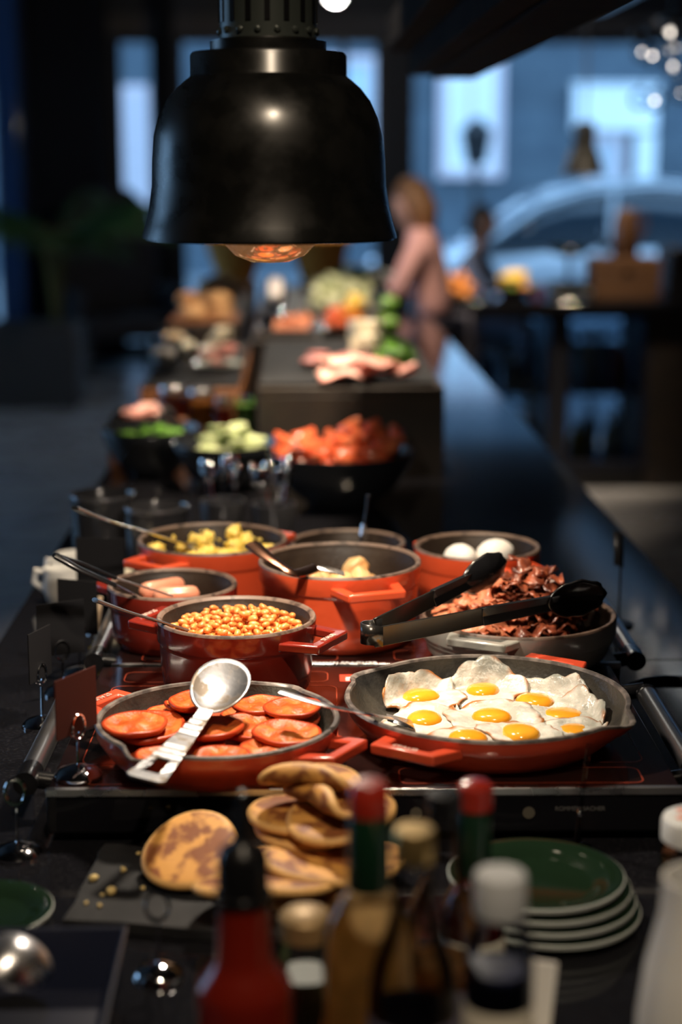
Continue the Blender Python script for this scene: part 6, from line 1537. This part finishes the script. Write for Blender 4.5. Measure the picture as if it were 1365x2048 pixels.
# ================================================================== people
M_SKIN = mat('skin', (.50, .27, .19), .5, sss=.1)
def skin_part(name, m, parent, joints, links, root):
    ks = list(joints); me = bpy.data.meshes.new(name); me.from_pydata([joints[k][0] for k in ks], [(ks.index(a), ks.index(b)) for a, b in links], [])
    o = bpy.data.objects.new(name, me); C.objects.link(o); me.materials.append(m); o.parent = parent
    md = o.modifiers.new('skin', 'SKIN'); md.use_smooth_shade = True
    sv = me.skin_vertices[0].data
    for i, k in enumerate(ks): r = joints[k][1]; sv[i].radius = r if isinstance(r, tuple) else (r, r); sv[i].use_root = (k == root)
    s2 = o.modifiers.new('round', 'SUBSURF'); s2.levels = 2; s2.render_levels = 2
    return o
def head_mesh(sc=1.0):
    b = bmesh.new(); bmesh.ops.create_uvsphere(b, u_segments=28, v_segments=20, radius=1)
    for v in b.verts:
        d = v.co.copy(); x, y, z = d.x * .073, d.y * .092, d.z * .115        # faces -y
        if z < 0: k = -z / .115; x *= 1 - .32 * k * k; y = y * (1 - .18 * k) - .010 * k
        if d.y < -.75 and abs(d.x) < .28 and -.28 < d.z < .18: y -= .018 * (1 - abs(d.x) / .28) * (1 - abs(d.z + .08) / .3)   # nose
        if d.y < -.6 and .1 < d.z < .28 and .2 < abs(d.x) < .6: y += .007                                                  # eye sockets
        if d.y < -.7 and abs(d.x) < .4 and -.5 < d.z < -.36: y -= .004                                                      # mouth
        if abs(d.x) > .93 and abs(d.z) < .3: x *= 1.10                                                                       # ears
        v.co = Vector((x, y, z)) * sc
    me = bpy.data.meshes.new('head'); b.to_mesh(me); b.free(); me.polygons.foreach_set('use_smooth', [True] * len(me.polygons)); return me
def person(label, loc, rz, J, shirt, hair, trousers, seated=False, skin=M_SKIN, long_hair=False):
    p = thing('person', label, 'person', loc, rz)
    m_s = mat('shirt_' + label[:14], shirt, .8, bump=.2, bscale=60); m_h = mat('hair_' + label[:14], hair, .6, bump=.5, bscale=140); m_t = mat('trousers_' + label[:14], trousers, .8)
    V = {k: Vector(v) for k, v in J.items()}
    sh = {}; ln = []
    tors = [('pelvis', (.155, .10)), ('waist', (.135, .095)), ('chest', (.165, .11)), ('neckb', (.07, .06))]
    for k, r in tors: sh[k] = (V[k], r)
    ln += [('pelvis', 'waist'), ('waist', 'chest'), ('chest', 'neckb')]
    for s_ in 'lr':
        sh['sh' + s_] = (V['sh' + s_], .062); sh['el' + s_] = (V['el' + s_], .046); sh['cu' + s_] = (V['el' + s_].lerp(V['wr' + s_], .75), .036)
        ln += [('chest', 'sh' + s_), ('sh' + s_, 'el' + s_), ('el' + s_, 'cu' + s_)]
    skin_part('shirt', m_s, p, sh, ln, 'pelvis')
    lg = {'pelvis': (V['pelvis'], (.16, .11))}; l2 = []
    for s_ in 'lr':
        lg['hip' + s_] = (V['hip' + s_], .088); lg['kn' + s_] = (V['kn' + s_], .06); lg['an' + s_] = (V['an' + s_], .045)
        l2 += [('pelvis', 'hip' + s_), ('hip' + s_, 'kn' + s_), ('kn' + s_, 'an' + s_)]
    skin_part('trousers', m_t, p, lg, l2, 'pelvis')
    # body: neck, forearms and hands with five fingers
    bd = {'base': (V['chest'], .05), 'nk': (V['neckb'], .052), 'hd': (V['head'] - Vector((0, 0, .05)), .055)}; l3 = [('base', 'nk'), ('nk', 'hd')]
    for s_, sg in (('l', 1), ('r', -1)):
        el, wr = V['el' + s_], V['wr' + s_]; d = (wr - el).normalized(); sd = d.cross(Vector((0, 0, 1))).normalized() * sg; dn = d.cross(sd).normalized()
        if dn.z > 0: dn = -dn
        bd['sh' + s_] = (V['sh' + s_], .03); bd['el' + s_] = (el, .035); bd['wr' + s_] = (wr, (.026, .022)); pm = wr + d * .05; bd['pm' + s_] = (pm, (.034, .016))
        l3 += [('base', 'sh' + s_), ('sh' + s_, 'el' + s_), ('el' + s_, 'wr' + s_), ('wr' + s_, 'pm' + s_)]
        for k in range(4):
            off = sd * ((k - 1.5) * .020); ln_ = (.038, .044, .041, .032)[k]
            a = wr + d * .085 + off; b = a + d * ln_ + dn * .010; c = b + d * ln_ * .7 + dn * .022
            for nm, q_, r_ in (('a', a, .0098), ('b', b, .0088), ('c', c, .0075)): bd['f%d%s%s' % (k, nm, s_)] = (q_, r_)
            l3 += [('pm' + s_, 'f%da%s' % (k, s_)), ('f%da%s' % (k, s_), 'f%db%s' % (k, s_)), ('f%db%s' % (k, s_), 'f%dc%s' % (k, s_))]
        a = wr + d * .035 - sd * .036 + dn * .008; b = a + d * .035 - sd * .016 + dn * .014
        bd['ta' + s_] = (a, .011); bd['tb' + s_] = (b, .009); l3 += [('wr' + s_, 'ta' + s_), ('ta' + s_, 'tb' + s_)]
    for s_ in 'lr': pass
    skin_part('body', skin, p, bd, l3, 'base')
    h = bpy.data.objects.new('head', head_mesh()); h.data.materials.append(skin); C.objects.link(h); h.parent = p
    h.location = V['head']; h.rotation_euler = J.get('hrot', (0, 0, 0))
    for sx in (-1, 1): MB().blob(.011, .011, .011, 0, sub=2).xform(T(sx * .03, -.078, .016)).build('eye', mat('eye_dark', (.05, .04, .04), .2), h)
    MB().blob(.024, .006, .006, 0, sub=2).xform(T(0, -.088, -.05)).build('mouth', mat('lips', (.42, .15, .13), .5), h)
    hm = MB()
    b = bmesh.new(); bmesh.ops.create_uvsphere(b, u_segments=28, v_segments=18, radius=1); b.verts.index_update(); vs = []
    for v in b.verts:
        d = v.co; k = 1.0
        x, y, z = d.x * .083, d.y * .100 + .012, d.z * .122 + .012
        if d.y < -.15 and d.z < .42: y = max(y, -.03); x *= .98; z = z if d.z > .3 else z
        if d.y < -.15 and d.z < .3: x *= .9; y += .03
        if long_hair and z < 0: z *= 1.5; y += .015
        n_ = .004 * noise.noise(Vector((d.x*9, d.y*9, d.z*9))); vs.append((x * (1 + n_*8), y + n_, z + n_))
    fs = [tuple(v.index for v in f.verts) for f in b.faces]; b.free()
    hm.add(vs, fs).build('hair', m_h, h, sharp=0)
    for s_ in 'lr':
        f = V['an' + s_]; MB().blob(.045, .125, .045, .04, 1.5, 2, 3).xform(T(f.x, f.y - .06, max(.045, f.z - .045))).build('shoe', mat('dark_shoe', (.02, .018, .018), .5), p)
    return p
# standing woman in pink leaning over the buffet, seen from the side
pw = D(862, 540, 7.75)
person('person in a pink top leaning towards the buffet with a pale plate', (pw.x, 7.75, 0), R(-100), {
    'pelvis': (0, .02, .84), 'waist': (0, .01, .98), 'chest': (0, -.03, 1.15), 'neckb': (0, -.06, 1.27), 'head': (0, -.09, 1.375), 'hrot': (R(14), 0, R(-25)),
    'shl': (.165, -.03, 1.22), 'ell': (.20, -.14, .99), 'wrl': (.14, -.33, .97), 'shr': (-.165, -.03, 1.22), 'elr': (-.21, -.10, .98), 'wrr': (-.13, -.31, .99),
    'hipl': (.09, .02, .80), 'knl': (.10, -.01, .44), 'anl': (.10, .04, .06), 'hipr': (-.09, .02, .80), 'knr': (-.10, .0, .44), 'anr': (-.10, .03, .06)},
    (.62, .34, .33), (.16, .075, .03), (.03, .03, .05), long_hair=True)
hp = thing('serving_plate', 'pale grey plate held by the person in the pink top', 'plate', (D(772, 520, 7.75).x - .03, 7.78, 1.06))
MB().lathe([(0, 0), (.07, 0), (.12, .018), (.118, .022), (.07, .006), (0, .006)], 36).xform(Matrix.Rotation(R(12), 4, 'Y')).build('dish', M_GREYC, hp)
pm2 = D(955, 520, 11.2)
person('person with dark hair in a grey blue shirt sitting beyond the drinks counter', (pm2.x, 11.2, 0), R(70), {
    'pelvis': (0, .1, .56), 'waist': (0, .08, .70), 'chest': (0, .02, .90), 'neckb': (0, -.01, 1.05), 'head': (0, -.035, 1.18), 'hrot': (R(8), 0, R(10)),
    'shl': (.18, .02, .95), 'ell': (.22, -.10, .74), 'wrl': (.10, -.30, .78), 'shr': (-.18, .02, .95), 'elr': (-.22, -.10, .74), 'wrr': (-.10, -.30, .78),
    'hipl': (.09, .04, .54), 'knl': (.11, -.36, .52), 'anl': (.11, -.38, .06), 'hipr': (-.09, .04, .54), 'knr': (-.11, -.36, .52), 'anr': (-.11, -.38, .06)},
    (.36, .38, .50), (.02, .016, .016), (.03, .035, .06), True)
st_ = thing('stool', 'round dark stool under the person in the grey blue shirt', 'stool', (pm2.x + .08, 11.2, 0))
MB().lathe([(0, .39), (.19, .39), (.20, .41), (.19, .435), (0, .44)], 28).build('seat', M_CHAIR, st_)
for k in range(4):
    a = k * 1.571 + .78; MB().tube([(.13*math.cos(a), .13*math.sin(a), .40), (.19*math.cos(a), .19*math.sin(a), 0)], .013, 8).build('leg', M_BLACKM, st_)
